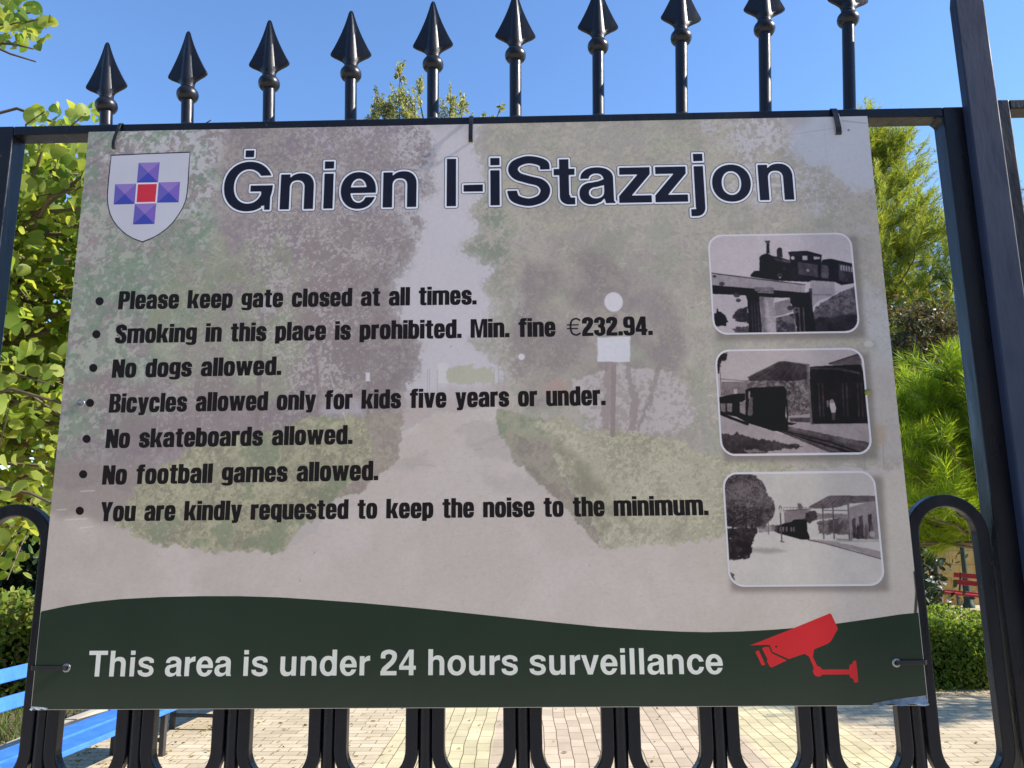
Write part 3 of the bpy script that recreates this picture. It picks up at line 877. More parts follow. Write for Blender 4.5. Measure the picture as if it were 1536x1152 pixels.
V[:, 2] = np.maximum(V[:, 2], 0.0055)
o = link('fallen_leaves', npmesh('fallen_leaves', V, F), leaf_mat('fallen_leaf', [(0.16, 0.10, 0.04), (0.30, 0.24, 0.04), (0.10, 0.07, 0.04), (0.34, 0.26, 0.06), (0.14, 0.13, 0.03)], 0.2, 0.6, 1.0))
tag(o, 'dry brown and yellow fallen leaves scattered over the brick path', 'leaves', kind='stuff')
# rough grass on the bed behind the blue bench
n = 9000
B = np.column_stack([r.uniform(-7.5, -3.9, n), r.uniform(3.0, 6.8, n), np.zeros(n)])
hgt = r.uniform(0.05, 0.20, n); d = r.normal(0, 0.06, (n, 2)); s = r.normal(0, 1, (n, 2)); s /= np.linalg.norm(s, axis=1)[:, None]
A = B.copy(); A[:, :2] += s * 0.006; B2 = B.copy(); B2[:, :2] -= s * 0.006; T = B.copy(); T[:, :2] += d; T[:, 2] = hgt
V = np.stack([A, B2, T], 1).reshape(-1, 3)
o = link('grass', npmesh('grass', V, np.arange(len(V)).reshape(-1, 3)), leaf_mat('grass_blade', [(0.06, 0.10, 0.02), (0.12, 0.16, 0.03), (0.18, 0.17, 0.06)], 0.35, 0.5, 1.2))
tag(o, 'rough green grass on the bed behind the blue bench', 'grass', kind='stuff')
# letter outlines (units per em 1000)
GLYPHS = '''
B2|556|28,0 26,4 26,116 28,118 40,118 44,120 56,160 72,192 91,216 115,240 273,372 315,412 342,448 360,480 368,500 372,528 371,540 366,552 352,564 338,572 312,583 292,589 272,592 252,590 228,584 204,575 185,564 171,552 167,540 167,472 164,468 28,468 27,536 29,568 36,596 48,621 60,637 76,652 96,666 120,679 172,698 236,710 288,712 344,703 396,688 444,664 468,646 488,624 500,600 508,572 512,536 510,496 502,456 489,420 459,368 416,314 383,284 225,152 195,120 200,118 504,118 507,112 507,4 504,0
B4|556|28,151 28,264 319,708 324,710 456,710 458,708 458,264 460,262 524,262 528,260 528,256 528,152 524,150 460,150 458,148 458,4 456,0 324,0 320,4 320,148 316,150;141,264 144,262 316,262 320,264 320,540 320,536 316,534
BT|611|236,0 235,596 232,600 24,600 20,604 20,716 24,718 588,718 590,716 590,604 588,600 380,600 377,596 377,4 376,0
Ba|556|72,34 54,56 40,84 31,112 28,144 30,180 37,212 49,240 66,264 96,290 132,307 160,315 204,318 300,336 369,364 372,368 368,368 366,372 363,388 356,404 347,416 336,426 320,435 304,440 268,444 228,439 212,433 198,424 185,412 178,400 168,368 48,368 45,372 46,388 52,424 64,451 80,474 112,503 152,525 200,539 252,545 316,545 368,536 416,519 456,494 476,474 491,452 502,428 509,400 511,368 511,120 513,48 513,44 532,20 532,4 528,0 392,0 378,56 372,69 332,21 308,14 270,-4 232,-12 184,-13 140,-6 104,9;188,111 202,100 220,90 240,85 264,82 288,83 308,88 328,96 344,107 356,120 363,132 368,148 369,168 372,172 372,268 272,242 232,237 208,228 192,217 180,204 173,192 167,164 172,136 178,124
Bc|556|112,55 82,92 58,136 42,184 34,236 34,296 42,348 59,400 84,444 115,480 152,509 196,531 240,543 292,546 340,541 388,525 428,503 463,472 491,436 512,396 528,348 524,345 396,338 372,389 357,408 340,422 324,431 304,437 280,438 260,433 240,424 220,407 204,386 191,360 181,328 176,296 175,260 178,224 183,196 191,172 201,152 214,132 228,117 244,106 260,99 280,94 300,95 320,99 336,107 352,119 364,132 377,152 396,199 528,191 525,172 514,140 501,112 486,88 452,49 412,19 388,7 364,-2 312,-13 252,-12 200,0 176,9 152,23
Bd|611|112,55 82,92 60,133 44,180 36,232 36,292 43,344 59,396 82,440 111,476 143,504 180,525 220,539 268,546 320,544 364,535 404,518 405,716 408,718 544,717 544,0 408,0 405,4 404,14 368,-2 332,-10 292,-14 248,-12 208,-3 172,11 140,30;222,124 244,107 268,98 296,96 324,102 344,112 365,132 381,156 394,188 402,224 405,264 402,308 394,344 381,376 364,401 344,420 320,432 300,436 276,435 256,430 240,422 224,410 208,391 195,368 186,344 179,316 175,284 175,248 179,216 186,188 195,164 208,141
Be|556|108,54 77,92 53,136 37,184 29,236 29,296 37,348 54,400 79,444 110,480 145,508 188,530 232,542 284,546 332,541 377,528 420,505 448,482 472,456 493,424 511,388 522,352 529,312 532,268 530,224 524,222 180,222 175,220 175,216 187,168 196,148 208,128 220,114 236,100 252,92 272,87 304,88 320,94 336,103 360,128 380,166 384,168 516,168 518,164 506,132 481,88 446,48 404,17 360,-2 308,-13 248,-12 196,-1 172,9 148,22;177,320 180,318 388,318 391,320 385,344 376,368 365,388 352,406 336,421 320,430 304,436 284,438 264,436 248,430 232,421 216,406 203,388 192,368 183,344
Bh|611|68,0 66,4 66,716 68,718 204,718 206,716 206,492 208,485 224,502 242,516 263,528 284,536 332,545 388,544 432,534 468,516 500,487 524,450 538,408 545,360 545,4 544,0 540,0 408,0 405,4 405,336 402,364 391,392 380,406 368,416 340,428 304,432 268,427 240,413 220,392 209,364 206,340 206,4 204,0
Bi|278|72,0 69,4 69,528 72,532 208,532 208,0;69,600 69,716 72,718 208,717 208,599 72,598
Bl|278|72,0 69,4 69,716 72,718 208,717 209,4 208,0
Bn|611|68,0 66,4 66,528 68,532 204,532 206,528 206,488 208,485 232,509 260,527 292,539 328,545 376,545 412,540 448,528 479,508 503,484 521,456 534,424 543,384 545,344 544,0 408,0 405,4 405,336 402,364 391,392 380,406 368,416 340,428 304,432 268,427 240,413 220,392 209,364 206,340 206,4 204,0
Bo|611|112,62 80,101 55,148 40,200 34,256 37,316 50,368 72,418 104,462 144,498 188,523 236,539 288,546 344,544 396,533 444,512 488,480 524,440 551,392 568,340 576,284 574,224 562,168 539,116 508,72 468,36 424,10 372,-7 316,-14 256,-10 204,3 156,26 132,44;224,127 248,109 276,97 308,94 336,98 360,108 384,125 404,149 420,180 430,216 435,252 433,296 427,332 415,364 396,394 373,416 348,430 324,437 300,438 276,435 256,427 236,415 216,396 202,376 190,352 181,324 177,296 175,260 178,228 183,200 194,172 207,148
Br|389|68,0 66,4 66,528 68,532 204,532 206,528 206,468 208,463 223,484 240,501 259,516 280,528 304,537 328,542 364,546 376,544 376,408 372,406 308,401 264,388 244,376 229,364 217,348 210,332 206,296 206,4 204,0
Bs|556|72,56 56,76 45,100 32,156 32,168 160,168 164,166 171,128 176,123 196,113 220,104 252,97 276,94 320,99 344,106 364,115 372,120 378,128 382,140 384,156 382,168 373,184 367,192 356,198 208,239 204,242 188,243 148,255 114,272 88,293 72,312 58,336 49,360 45,384 46,408 52,434 62,456 76,474 88,485 112,501 164,524 224,540 276,546 328,542 384,529 416,518 444,504 479,480 495,460 505,436 512,376 508,372 380,372 377,408 375,412 336,429 292,438 256,435 208,422 181,408 177,392 182,372 190,360 196,357 216,349 352,314 355,312 356,296 416,295 449,276 476,252 494,228 506,204 513,180 516,152 512,124 504,98 490,72 474,52 460,40 436,24 388,4 332,-10 280,-14 220,-8 160,8 108,30
Bu|611|120,35 99,60 84,88 74,120 68,152 66,188 66,524 68,532 200,532 204,532 206,528 206,196 209,168 220,140 240,119 268,105 304,100 340,104 368,116 380,126 391,140 402,168 405,196 405,528 408,532 544,531 544,1 408,0 405,4 404,46 368,15 332,-3 288,-12 232,-13 200,-9 168,2 143,16
Bv|556|208,0 205,4 15,528 16,532 160,532 163,528 276,170 280,163 393,528 396,532 540,532 541,528 351,4 348,0
C.|150|-4,-7 -7,-4 -7,156 -4,159 156,158 156,-6
C2|400|0,-7 -3,-4 -3,116 8,164 24,212 44,252 64,284 152,387 170,412 212,488 226,520 233,544 224,561 200,588 172,552 168,544 171,488 170,460 166,440 156,421 153,428 152,473 0,473 -3,476 -3,592 5,620 24,652 48,677 84,702 120,718 160,726 228,727 256,724 288,715 320,699 352,677 374,656 392,631 403,604 408,576 408,540 404,500 397,468 384,432 364,388 340,344 308,296 217,188 194,148 182,120 400,119 403,116 403,-4 400,-7
C3|405|33,56 12,84 -1,120 -5,152 -4,221 156,221 158,224 158,248 160,253 166,236 169,216 170,132 184,118 200,107 220,120 235,136 237,168 235,216 230,256 223,292 220,296 160,315 147,324 137,336 143,340 143,416 164,431 214,448 230,532 232,576 231,580 220,590 200,601 174,580 172,568 170,488 160,458 156,493 0,493 -3,496 -2,560 0,584 7,608 21,636 44,661 88,692 128,712 164,722 200,726 236,722 276,711 328,685 367,656 389,628 402,592 406,564 405,540 392,460 377,412 355,376 373,352 386,328 394,304 403,268 408,220 411,168 408,136 401,108 392,88 379,68 364,52 340,33 312,15 284,1 252,-10 228,-16 200,-18 180,-17 132,-5 84,18 56,37;26,436 142,436 128,425 120,423 44,423
C4|420|-4,124 -7,132 -6,244 184,713 192,717 374,716 375,240 424,239 427,236 426,124 380,123 375,120 375,-4 372,-7 208,-7 205,-4 204,122;139,240 205,240 204,426
C9|404|40,30 20,56 5,88 -4,128 -7,176 -4,179 156,179 158,184 158,204 160,207 163,204 166,148 175,120 180,112 188,105 200,103 213,104 220,108 228,117 238,148 241,184 241,272 148,274 96,283 72,292 52,305 35,320 21,340 9,364 2,388 -4,420 -7,456 -5,572 1,608 11,640 27,668 48,691 76,709 108,719 160,726 244,726 288,721 324,710 356,691 371,676 383,660 399,624 408,576 411,516 411,168 406,116 394,76 376,44 362,28 348,16 312,-3 268,-13 184,-16 124,-11 100,-5 76,4 56,16;180,398 188,393 196,392 212,392 220,395 232,411 238,436 241,504 238,564 233,584 228,596 220,604 212,607 192,607 180,601 172,588 166,564 163,520 164,448 170,416
CB|420|-4,-7 -7,-4 -6,716 264,716 308,711 344,699 371,680 392,655 406,624 413,584 414,496 411,468 405,444 395,420 381,400 364,384 345,372 376,351 396,330 412,301 422,268 427,220 426,144 420,104 408,70 391,44 368,23 340,8 304,-2 248,-7;173,104 176,101 200,101 203,104 204,115 216,113 228,117 240,134 247,164 249,236 242,280 232,300 220,306 204,305 203,316 200,319 176,319 173,316;174,432 196,431 200,442 216,442 224,446 233,460 239,484 241,540 235,576 224,594 216,598 200,598 196,609 176,609 173,604
CM|600|-4,-7 -7,-4 -6,716 196,717 203,712 300,263 397,712 404,717 606,716 607,-4 604,-7 456,-7 453,-4 452,542 368,-3 360,-7 240,-7 232,-4 148,542 147,-4 144,-7
CN|430|-4,-7 -7,-4 -6,716 176,716 272,455 275,464 275,716 436,717 436,-6 260,-7 252,-4 156,260 155,-4 152,-7
CP|410|-4,-7 -7,-4 -6,716 260,718 300,713 336,701 362,684 384,660 401,628 412,588 417,532 416,448 409,400 396,360 384,340 367,320 348,306 324,294 300,287 276,283 176,283 173,280 172,-6;174,400 200,399 202,400 204,411 220,412 228,417 237,432 243,460 245,524 239,564 235,576 228,587 220,592 204,593 202,604 200,605 176,605 173,600
CS|416|40,41 16,72 3,108 -2,144 -4,218 156,219 158,224 158,264 160,268 169,252 176,232 181,152 192,134 208,115 212,116 221,128 235,152 240,172 241,196 232,232 218,260 207,276 135,336 88,364 68,380 49,400 31,428 10,476 0,524 -2,576 2,600 7,620 22,648 48,676 88,703 128,721 168,730 236,731 264,728 293,720 336,698 374,668 397,636 405,616 410,596 414,564 415,492 256,491 252,488 252,428 368,427 375,424 348,412 310,408 344,384 372,356 392,324 409,284 420,236 423,188 419,132 408,90 400,72 388,52 374,36 356,21 336,8 308,-6 284,-14 260,-18 176,-20 140,-15 112,-5 84,8 60,24;26,284 52,300 84,306 116,301 132,294 146,284;216,476 240,460 241,464 234,496 232,556 223,572 208,591 189,572 180,556 183,540 191,520 207,488
CY|430|128,-6 125,0 125,288 -7,712 0,717 176,716 179,708 216,475 256,713 264,717 432,717 437,712 437,708 303,288 302,-4 296,-7
Ca|396|33,24 17,44 5,68 -2,92 -6,124 -7,180 -4,216 4,248 14,272 37,300 68,320 100,331 228,355 229,368 223,372 219,404 212,429 204,438 196,439 188,438 179,428 173,408 168,371 0,371 1,400 8,440 16,472 28,500 44,526 65,548 91,564 120,574 164,579 236,579 272,574 304,563 320,553 336,540 350,524 362,504 379,460 391,396 395,388 395,60 399,0 398,-4 392,-7 300,-7 248,-11 245,-8 245,0 236,27 220,-11 216,-14 132,-15 100,-11 76,-3 52,9;176,106 188,99 207,100 216,106 228,124 231,164 228,265 205,240 201,232 188,231 176,224 165,204 161,180 162,144 168,120
Cb|392|-4,-7 -7,-4 -7,720 -4,722 160,722 163,716 164,579 252,577 280,572 304,563 328,549 346,532 363,508 376,480 385,452 392,420 398,344 398,200 394,156 387,116 373,72 352,35 324,8 308,-2 288,-10 244,-18 180,-19 132,-16 96,-7;180,124 188,118 196,117 204,118 212,124 221,148 227,196 229,316 225,388 221,412 216,429 208,440 200,442 184,440 176,429 169,404 165,364 163,280 165,196 171,148
Cc|384|52,20 30,48 14,84 2,128 -5,184 -7,300 -4,384 5,444 20,492 36,521 57,544 80,561 112,573 156,579 228,579 264,575 296,565 318,552 336,536 351,516 364,492 374,464 383,428 390,348 388,345 384,345 224,345 220,348 216,400 208,429 204,435 196,439 188,439 180,435 174,424 169,408 164,356 163,232 167,164 172,141 180,125 188,121 200,122 208,131 214,148 221,220 388,221 390,216 390,200 384,140 375,100 364,68 344,34 320,10 292,-6 256,-16 224,-19 180,-20 124,-15 84,-3 68,7
Cd|392|52,22 29,52 12,90 1,136 -5,192 -7,312 -4,388 6,448 23,496 37,520 54,540 72,555 96,567 120,574 144,578 228,579 229,716 232,722 396,722 399,716 399,-4 396,-7 296,-7 268,-15 236,-19 152,-18 120,-14 96,-7 72,5;180,124 188,118 196,117 204,118 212,124 221,148 227,196 229,316 225,388 221,412 216,429 208,440 200,442 184,440 176,429 169,404 165,364 163,280 165,196 171,148
Ce|388|52,21 28,52 12,88 1,132 -5,188 -7,304 -4,384 5,444 20,492 36,520 57,544 84,562 112,572 156,579 228,579 268,574 300,564 326,548 348,525 366,496 379,460 388,420 393,372 395,308 394,232 168,231 163,228 168,164 172,141 180,124 188,120 200,120 208,124 216,140 220,164 224,200 228,203 392,203 394,200 392,180 387,132 378,96 368,68 348,35 324,10 292,-7 256,-16 176,-19 124,-15 84,-2 68,8;164,330 220,329 225,332 222,380 218,412 210,432 200,440 184,439 176,429 172,419 166,380
Cf|292|52,-7 49,-4 49,460 44,463 -6,464 -7,564 -4,567 48,568 50,620 60,659 79,688 92,700 108,710 136,721 172,728 296,729 299,724 298,616 240,615 237,612 238,568 288,567 293,564 293,464 224,463 219,460 219,-4 216,-7
Cg|392|24,-72 11,-56 3,-40 -4,-20 -6,-4 152,-3 158,0 160,7 166,-8 175,-16 184,-19 200,-18 212,-10 219,4 222,20 223,44 229,48 229,80 228,83 132,86 88,97 64,109 44,124 28,144 16,164 4,200 -4,240 -7,288 -7,364 -5,412 1,448 9,480 22,508 40,532 64,552 92,566 124,574 160,577 224,577 264,574 300,567 396,567 399,564 399,48 401,44 401,24 396,-20 383,-52 364,-76 332,-97 292,-110 244,-116 156,-116 104,-111 80,-105 58,-96 40,-86;180,210 188,205 196,205 204,205 212,210 221,228 227,264 229,356 226,412 222,432 216,446 208,454 200,456 184,454 176,446 168,424 165,396 163,324 165,264 171,228
Ch|392|-4,-7 -7,-4 -7,720 -4,722 160,722 163,716 164,574 208,576 260,575 292,570 316,563 340,550 360,532 376,511 388,484 396,452 399,412 399,-4 396,-7 232,-7 229,-4 229,424 226,440 220,452 208,460 196,462 184,460 172,452 166,440 163,424 163,-4 160,-7
Ci|156|-4,-7 -7,-4 -7,564 -4,567 160,567 163,564 163,-4 160,-7;-6,604 -7,716 -4,722 160,722 163,720 162,604
Ck|425|-4,-7 -7,-4 -7,720 -4,722 160,722 163,716 164,273 256,564 264,567 420,567 426,564 426,556 326,308 435,0 434,-4 428,-7 264,-7 256,-4 196,180 192,181 166,176 163,172 163,-4 160,-7
Cl|156|-4,-7 -7,-4 -7,720 -4,722 160,722 163,716 163,-4 160,-7
Cm|628|-4,-7 -7,-4 -7,564 -4,567 136,567 160,573 163,568 164,555 172,568 172,573 184,575 256,575 308,567 372,567 396,573 399,568 400,555 408,568 407,572 412,575 488,576 524,571 552,563 576,550 596,532 611,512 623,488 630,460 634,428 635,-4 632,-7 468,-7 465,-4 465,424 462,440 456,452 444,460 432,462 420,460 408,452 402,440 399,424 399,-4 396,-7 232,-7 229,-4 229,424 226,440 220,452 208,460 196,462 184,460 172,452 166,440 163,424 163,-4 160,-7
Cn|392|-4,-7 -7,-4 -7,564 -4,567 136,567 160,573 163,568 164,555 172,568 171,572 176,575 244,576 296,569 316,563 336,552 360,532 378,508 389,480 397,444 399,400 399,-4 396,-7 232,-7 229,-4 229,424 226,440 220,452 208,460 196,462 184,460 172,452 166,440 163,424 163,-4 160,-7
Co|392|52,22 29,52 13,88 2,132 -5,188 -7,304 -4,384 5,444 21,492 37,520 58,544 84,562 112,572 156,579 232,579 272,574 304,563 336,542 352,525 363,508 382,464 393,412 399,328 397,188 388,120 371,68 352,35 328,11 296,-7 260,-16 228,-19 180,-19 124,-15 84,-2 68,8;180,124 188,118 196,117 204,118 212,124 221,148 227,196 229,316 225,388 221,412 216,429 208,440 200,442 184,440 176,429 169,404 165,364 163,280 165,196 171,148
Cp|392|-4,-115 -7,-112 -7,564 -4,567 96,567 140,577 204,579 260,576 284,571 304,563 336,542 352,525 363,508 382,464 393,412 399,328 397,188 388,120 371,68 358,44 342,24 324,8 300,-5 276,-13 248,-18 164,-19 163,-112 160,-115;180,124 188,118 196,117 204,118 212,124 221,148 227,196 229,316 225,388 221,412 216,429 208,440 200,442 184,440 176,429 169,404 165,364 163,280 165,196 171,148
Cq|392|52,22 28,54 10,96 -1,148 -6,208 -7,332 -2,404 10,464 20,491 32,513 52,538 74,556 100,568 132,576 168,579 228,579 264,576 296,567 396,567 399,564 399,-112 396,-115 232,-115 229,-112 228,-19 156,-19 116,-13 80,1;180,124 188,118 196,117 204,118 212,124 221,148 227,196 229,316 225,388 221,412 216,429 208,440 200,442 184,440 176,429 169,404 165,364 163,280 165,196 171,148
Cr|272|-4,-7 -7,-4 -7,564 -4,567 160,567 164,564 212,576 272,579 275,576 275,420 272,418 168,418 163,416 163,-4 160,-7
Cs|374|39,32 17,60 3,92 -3,128 -4,194 160,194 163,188 169,104 188,109 192,105 196,107 209,124 215,140 216,148 211,164 192,200 164,216 164,197 156,205 88,229 4,234 3,236 7,244 20,260 35,272 51,280 20,324 8,348 0,372 -4,396 -4,424 -2,448 5,472 21,500 48,529 80,554 116,573 148,581 212,582 236,579 260,572 288,558 316,537 342,512 363,484 375,460 381,436 385,368 217,368 214,372 214,400 211,408 208,456 204,459 184,449 183,436 168,416 168,412 194,364 212,355 216,360 220,357 288,333 377,328 372,316 360,302 334,284 352,262 365,240 375,216 382,188 386,156 385,124 381,96 373,72 354,40 327,16 306,4 280,-7 236,-18 160,-20 128,-16 104,-8 80,3 60,15
Ct|284|84,12 72,26 63,44 57,64 53,92 53,460 48,463 -6,464 -7,564 -4,567 53,568 54,696 220,697 223,692 223,568 288,567 291,564 290,464 228,463 223,460 223,104 224,100 232,93 290,92 291,-12 288,-16 148,-15 112,-6 96,3
Cu|392|35,24 19,44 7,68 -1,96 -6,128 -7,564 -4,567 160,567 163,564 163,136 166,120 172,108 184,100 196,98 208,100 220,108 226,120 229,136 229,564 232,567 396,567 399,564 399,-4 396,-7 256,-7 232,-13 229,-8 228,5 220,-8 221,-12 216,-15 132,-15 100,-10 76,-3 55,8
Cv|400|108,-6 105,0 -6,556 -6,564 0,567 160,567 168,564 204,262 234,564 240,567 404,566 407,560 406,556 298,-4 292,-7
Cw|590|92,-4 -6,556 -6,564 0,567 148,567 156,564 184,286 219,560 224,567 364,567 372,564 408,286 436,564 444,567 588,567 596,564 596,556 500,-4 492,-7 340,-7 334,-4 296,269 258,-4 252,-7 100,-7
Cy|400|56,-118 53,-112 54,-16 60,-13 108,-13 119,0 120,4 -6,556 -6,564 0,567 160,567 166,564 204,302 208,291 238,564 244,567 404,566 407,560 406,556 292,-16 268,-88 216,-119
C€|600|255,76 230,108 212,148 196,204 186,260 184,262 84,262 80,264 80,308 84,312 180,312 182,316 182,404 84,405 80,408 80,452 84,455 186,456 201,528 221,584 237,612 249,628 268,646 288,662 332,686 380,701 420,706 436,705 460,700 500,682 575,640 575,580 564,576 548,578 460,627 432,637 408,637 368,627 344,616 324,604 305,588 292,572 277,544 268,516 255,456 516,455 520,452 520,408 516,405 252,405 249,380 249,320 252,312 488,312 490,308 490,264 488,262 260,262 255,260 259,232 271,184 290,140 311,116 344,94 368,83 392,76 416,72 432,73 460,83 540,128 552,133 564,134 572,132 575,128 575,72 572,68 480,18 452,8 420,4 380,9 332,24 288,48
I-|333|32,216 32,316 300,318 302,316 302,216 300,214
IS|667|84,65 63,92 50,120 32,192 32,215 164,216 180,156 184,147 190,140 220,123 248,112 288,102 324,97 356,99 388,107 424,120 454,136 468,148 480,166 490,192 493,212 490,228 480,248 460,272 444,284 412,295 332,315 176,365 131,388 96,417 76,441 60,468 49,496 44,524 45,552 52,584 65,612 84,639 100,655 123,672 180,700 248,721 288,729 320,732 384,729 468,712 540,687 568,672 588,658 610,632 621,604 625,580 628,532 628,528 624,524 496,524 492,528 490,572 480,582 452,596 420,606 372,617 340,620 316,619 280,612 252,603 220,588 193,568 183,548 180,532 185,516 199,496 212,482 232,470 260,459 368,425 468,399 508,385 545,364 580,332 603,300 617,272 626,244 629,212 625,176 615,140 600,108 580,80 560,60 538,44 508,28 476,14 408,-6 376,-12 336,-15 304,-14 264,-9 188,10 124,37
Ia|556|76,36 56,60 44,84 36,112 32,144 34,180 41,212 54,240 72,264 100,287 132,303 160,311 204,314 300,332 370,360 376,368 369,376 367,388 360,405 339,428 320,439 304,444 268,448 228,443 196,427 175,404 164,372 52,372 49,376 50,388 57,424 67,448 84,472 115,500 152,520 200,535 252,541 316,541 368,532 414,516 452,492 472,472 488,450 498,428 505,400 507,368 509,48 511,40 527,20 528,8 524,4 396,4 383,56 376,70 372,73 328,24 308,18 268,0 232,-8 184,-9 144,-3 104,14;186,108 200,96 220,86 240,81 264,78 288,79 308,84 328,92 346,104 365,128 372,148 373,164 376,172 376,268 372,272 272,246 232,242 208,232 190,220 179,208 169,192 163,164 168,135 176,120
Ie|556|112,56 82,92 57,136 41,184 33,236 33,296 41,348 57,396 82,440 112,476 148,505 188,526 232,538 284,542 332,537 376,524 416,502 444,480 470,452 491,420 506,388 518,352 525,312 528,268 526,228 524,226 180,226 172,223 171,216 183,168 203,128 216,112 232,99 252,88 272,83 288,82 304,84 324,91 352,112 365,128 384,163 388,164 508,164 512,160 503,136 476,89 444,52 424,35 400,20 360,2 308,-9 248,-8 196,4 152,24;176,316 180,314 388,314 395,320 380,369 368,391 355,408 338,424 320,435 304,440 284,442 264,440 248,435 230,424 213,408 200,391 188,368 174,324 173,320
Ii|278|76,4 73,8 73,524 76,528 200,528 204,524 204,8 200,4;74,604 73,708 76,714 204,712 204,604 76,602
Ij|278|8,-208 8,-112 12,-108 72,-108 79,-100 79,-92 73,-84 73,524 76,528 204,528 205,-84 200,-124 190,-148 176,-169 156,-188 134,-200 116,-206 92,-210 12,-210;74,604 73,708 76,714 204,712 204,604 76,602
Il|278|76,4 73,8 74,712 76,714 200,713 204,712 205,8 204,4
In|611|72,4 70,8 70,524 72,528 200,528 202,524 202,488 208,481 236,507 260,522 292,534 328,541 376,541 412,536 446,524 476,505 500,481 518,452 530,424 539,384 541,344 540,4 412,4 409,8 409,336 406,364 395,392 383,408 372,417 356,427 340,432 304,436 268,431 252,425 237,416 216,392 205,364 202,340 202,8 200,4
Io|611|115,64 83,104 60,148 44,200 38,256 41,316 54,368 75,416 108,460 148,495 188,518 236,534 288,542 344,540 396,528 442,508 484,478 520,438 547,392 564,340 572,284 570,224 558,168 536,119 504,74 467,40 420,13 372,-3 316,-10 256,-6 204,7 160,29 136,46;222,124 248,105 276,93 308,90 336,94 361,104 388,124 408,148 424,180 434,216 439,252 437,296 431,332 419,364 399,396 376,418 348,434 324,441 300,442 276,439 252,430 232,417 212,397 197,376 186,352 177,324 173,296 171,260 174,228 179,200 189,172 204,145
It|333|127,32 113,48 104,65 97,84 93,108 92,428 84,434 16,434 14,436 14,524 16,528 88,528 92,532 92,668 96,672 220,672 224,668 224,532 228,528 304,528 305,524 304,436 232,434 224,428 224,140 236,132 236,112 244,103 256,98 300,98 305,96 305,0 304,-4 224,-4 192,-1 156,11
Iz|500|24,8 24,104 286,416 284,419 276,422 40,422 38,424 38,524 40,528 460,528 462,524 461,424 204,116 212,110 472,110 474,108 474,8 472,4 28,4
IĠ|778|151,80 130,104 109,132 79,188 67,220 57,256 47,328 48,408 61,480 73,516 87,548 104,578 124,607 166,652 192,672 220,690 276,715 340,730 376,733 416,732 452,729 484,722 516,712 545,700 574,684 600,666 638,632 668,596 696,550 710,516 564,515 541,548 520,569 492,590 460,606 428,614 392,617 356,614 323,604 288,585 258,560 232,527 211,488 197,444 189,400 187,348 191,300 203,252 220,211 244,174 272,145 302,124 340,108 380,101 420,103 444,107 470,116 493,128 515,144 536,164 552,185 568,212 578,236 578,272 572,279 424,280 424,368 428,371 736,370 738,368 738,340 733,288 724,244 710,196 710,8 708,4 632,4 631,60 628,68 624,70 612,64 592,64 586,56 586,44 584,40 544,18 496,-1 460,-9 420,-14 376,-15 336,-11 284,0 236,19 192,46;328,802 326,804 326,904 328,906 444,906 448,904 448,804 444,801
K-|333|5,188 0,196 -4,208 -4,324 2,340 16,351 28,353 304,354 323,348 336,332 338,320 338,208 331,192 316,180 304,178 28,179 16,181
KS|667|58,40 33,72 16,108 -3,184 -6,204 -3,228 4,241 16,249 28,252 168,252 180,250 192,241 198,232 216,167 236,155 260,146 292,138 324,133 352,135 380,142 412,154 432,165 441,172 448,183 454,200 456,212 448,230 428,251 400,261 324,280 164,331 136,343 112,357 88,375 68,394 44,424 25,456 14,488 8,524 9,556 18,596 35,632 56,662 76,682 104,703 168,734 240,757 284,765 320,768 388,765 476,747 524,732 556,719 588,702 613,684 637,656 648,636 657,612 661,584 663,516 656,503 640,490 628,488 484,489 472,495 460,509 456,524 455,552 452,556 412,571 364,581 320,583 288,576 264,569 236,556 224,548 217,536 224,522 236,509 268,494 380,459 476,434 520,420 544,408 568,392 608,355 633,320 651,284 661,248 665,212 661,172 649,128 630,88 607,56 584,33 556,13 525,-4 488,-20 416,-41 380,-48 336,-51 300,-50 260,-45 180,-25 136,-9 104,7 80,22
Ka|556|49,12 26,40 10,72 2,100 -4,144 -1,188 6,220 19,252 41,284 60,303 78,316 108,332 108,336 116,336 40,337 27,344 15,360 13,372 14,392 21,432 36,466 56,495 92,528 140,554 192,570 252,577 320,576 376,567 430,548 452,536 476,519 500,495 519,468 532,440 541,404 543,368 545,60 545,56 560,36 564,24 564,0 557,-16 544,-28 532,-32 388,-32 371,-24 356,0 344,-9 320,-16 280,-34 236,-44 184,-45 132,-37 92,-20 68,-5;212,133 232,120 264,114 296,118 320,130 330,140 335,152 340,184 340,224 336,226 276,210 240,206 216,194 203,180 199,164 202,148;196,351 200,350 292,367 330,384 316,400 296,409 268,412 240,409 224,402 211,392 206,384
Ke|556|85,32 49,76 23,124 6,176 -3,232 -3,300 6,356 25,412 54,464 88,503 128,535 176,560 228,574 284,578 340,572 388,558 416,545 440,530 471,504 496,477 521,440 542,396 553,360 561,316 564,268 562,220 555,204 539,192 549,172 549,156 535,120 506,68 467,24 420,-10 368,-33 312,-44 276,-46 244,-44 212,-39 184,-30 132,-6 108,11;243,136 260,124 276,119 296,119 308,124 320,132 332,144 357,188 352,190 216,190 214,188 224,164;220,352 224,350 344,350 348,352 337,372 316,395 300,403 284,406 268,403 252,395 231,372
Ki|278|48,-21 39,-8 37,4 38,536 51,556 68,564 216,563 224,560 233,552 238,544 240,532 239,-8 229,-24 212,-32 68,-32 56,-28;48,576 40,588 37,600 38,720 42,732 48,740 60,748 72,750 208,749 220,747 232,738 240,720 240,600 236,584 228,574 208,564 72,564 64,566
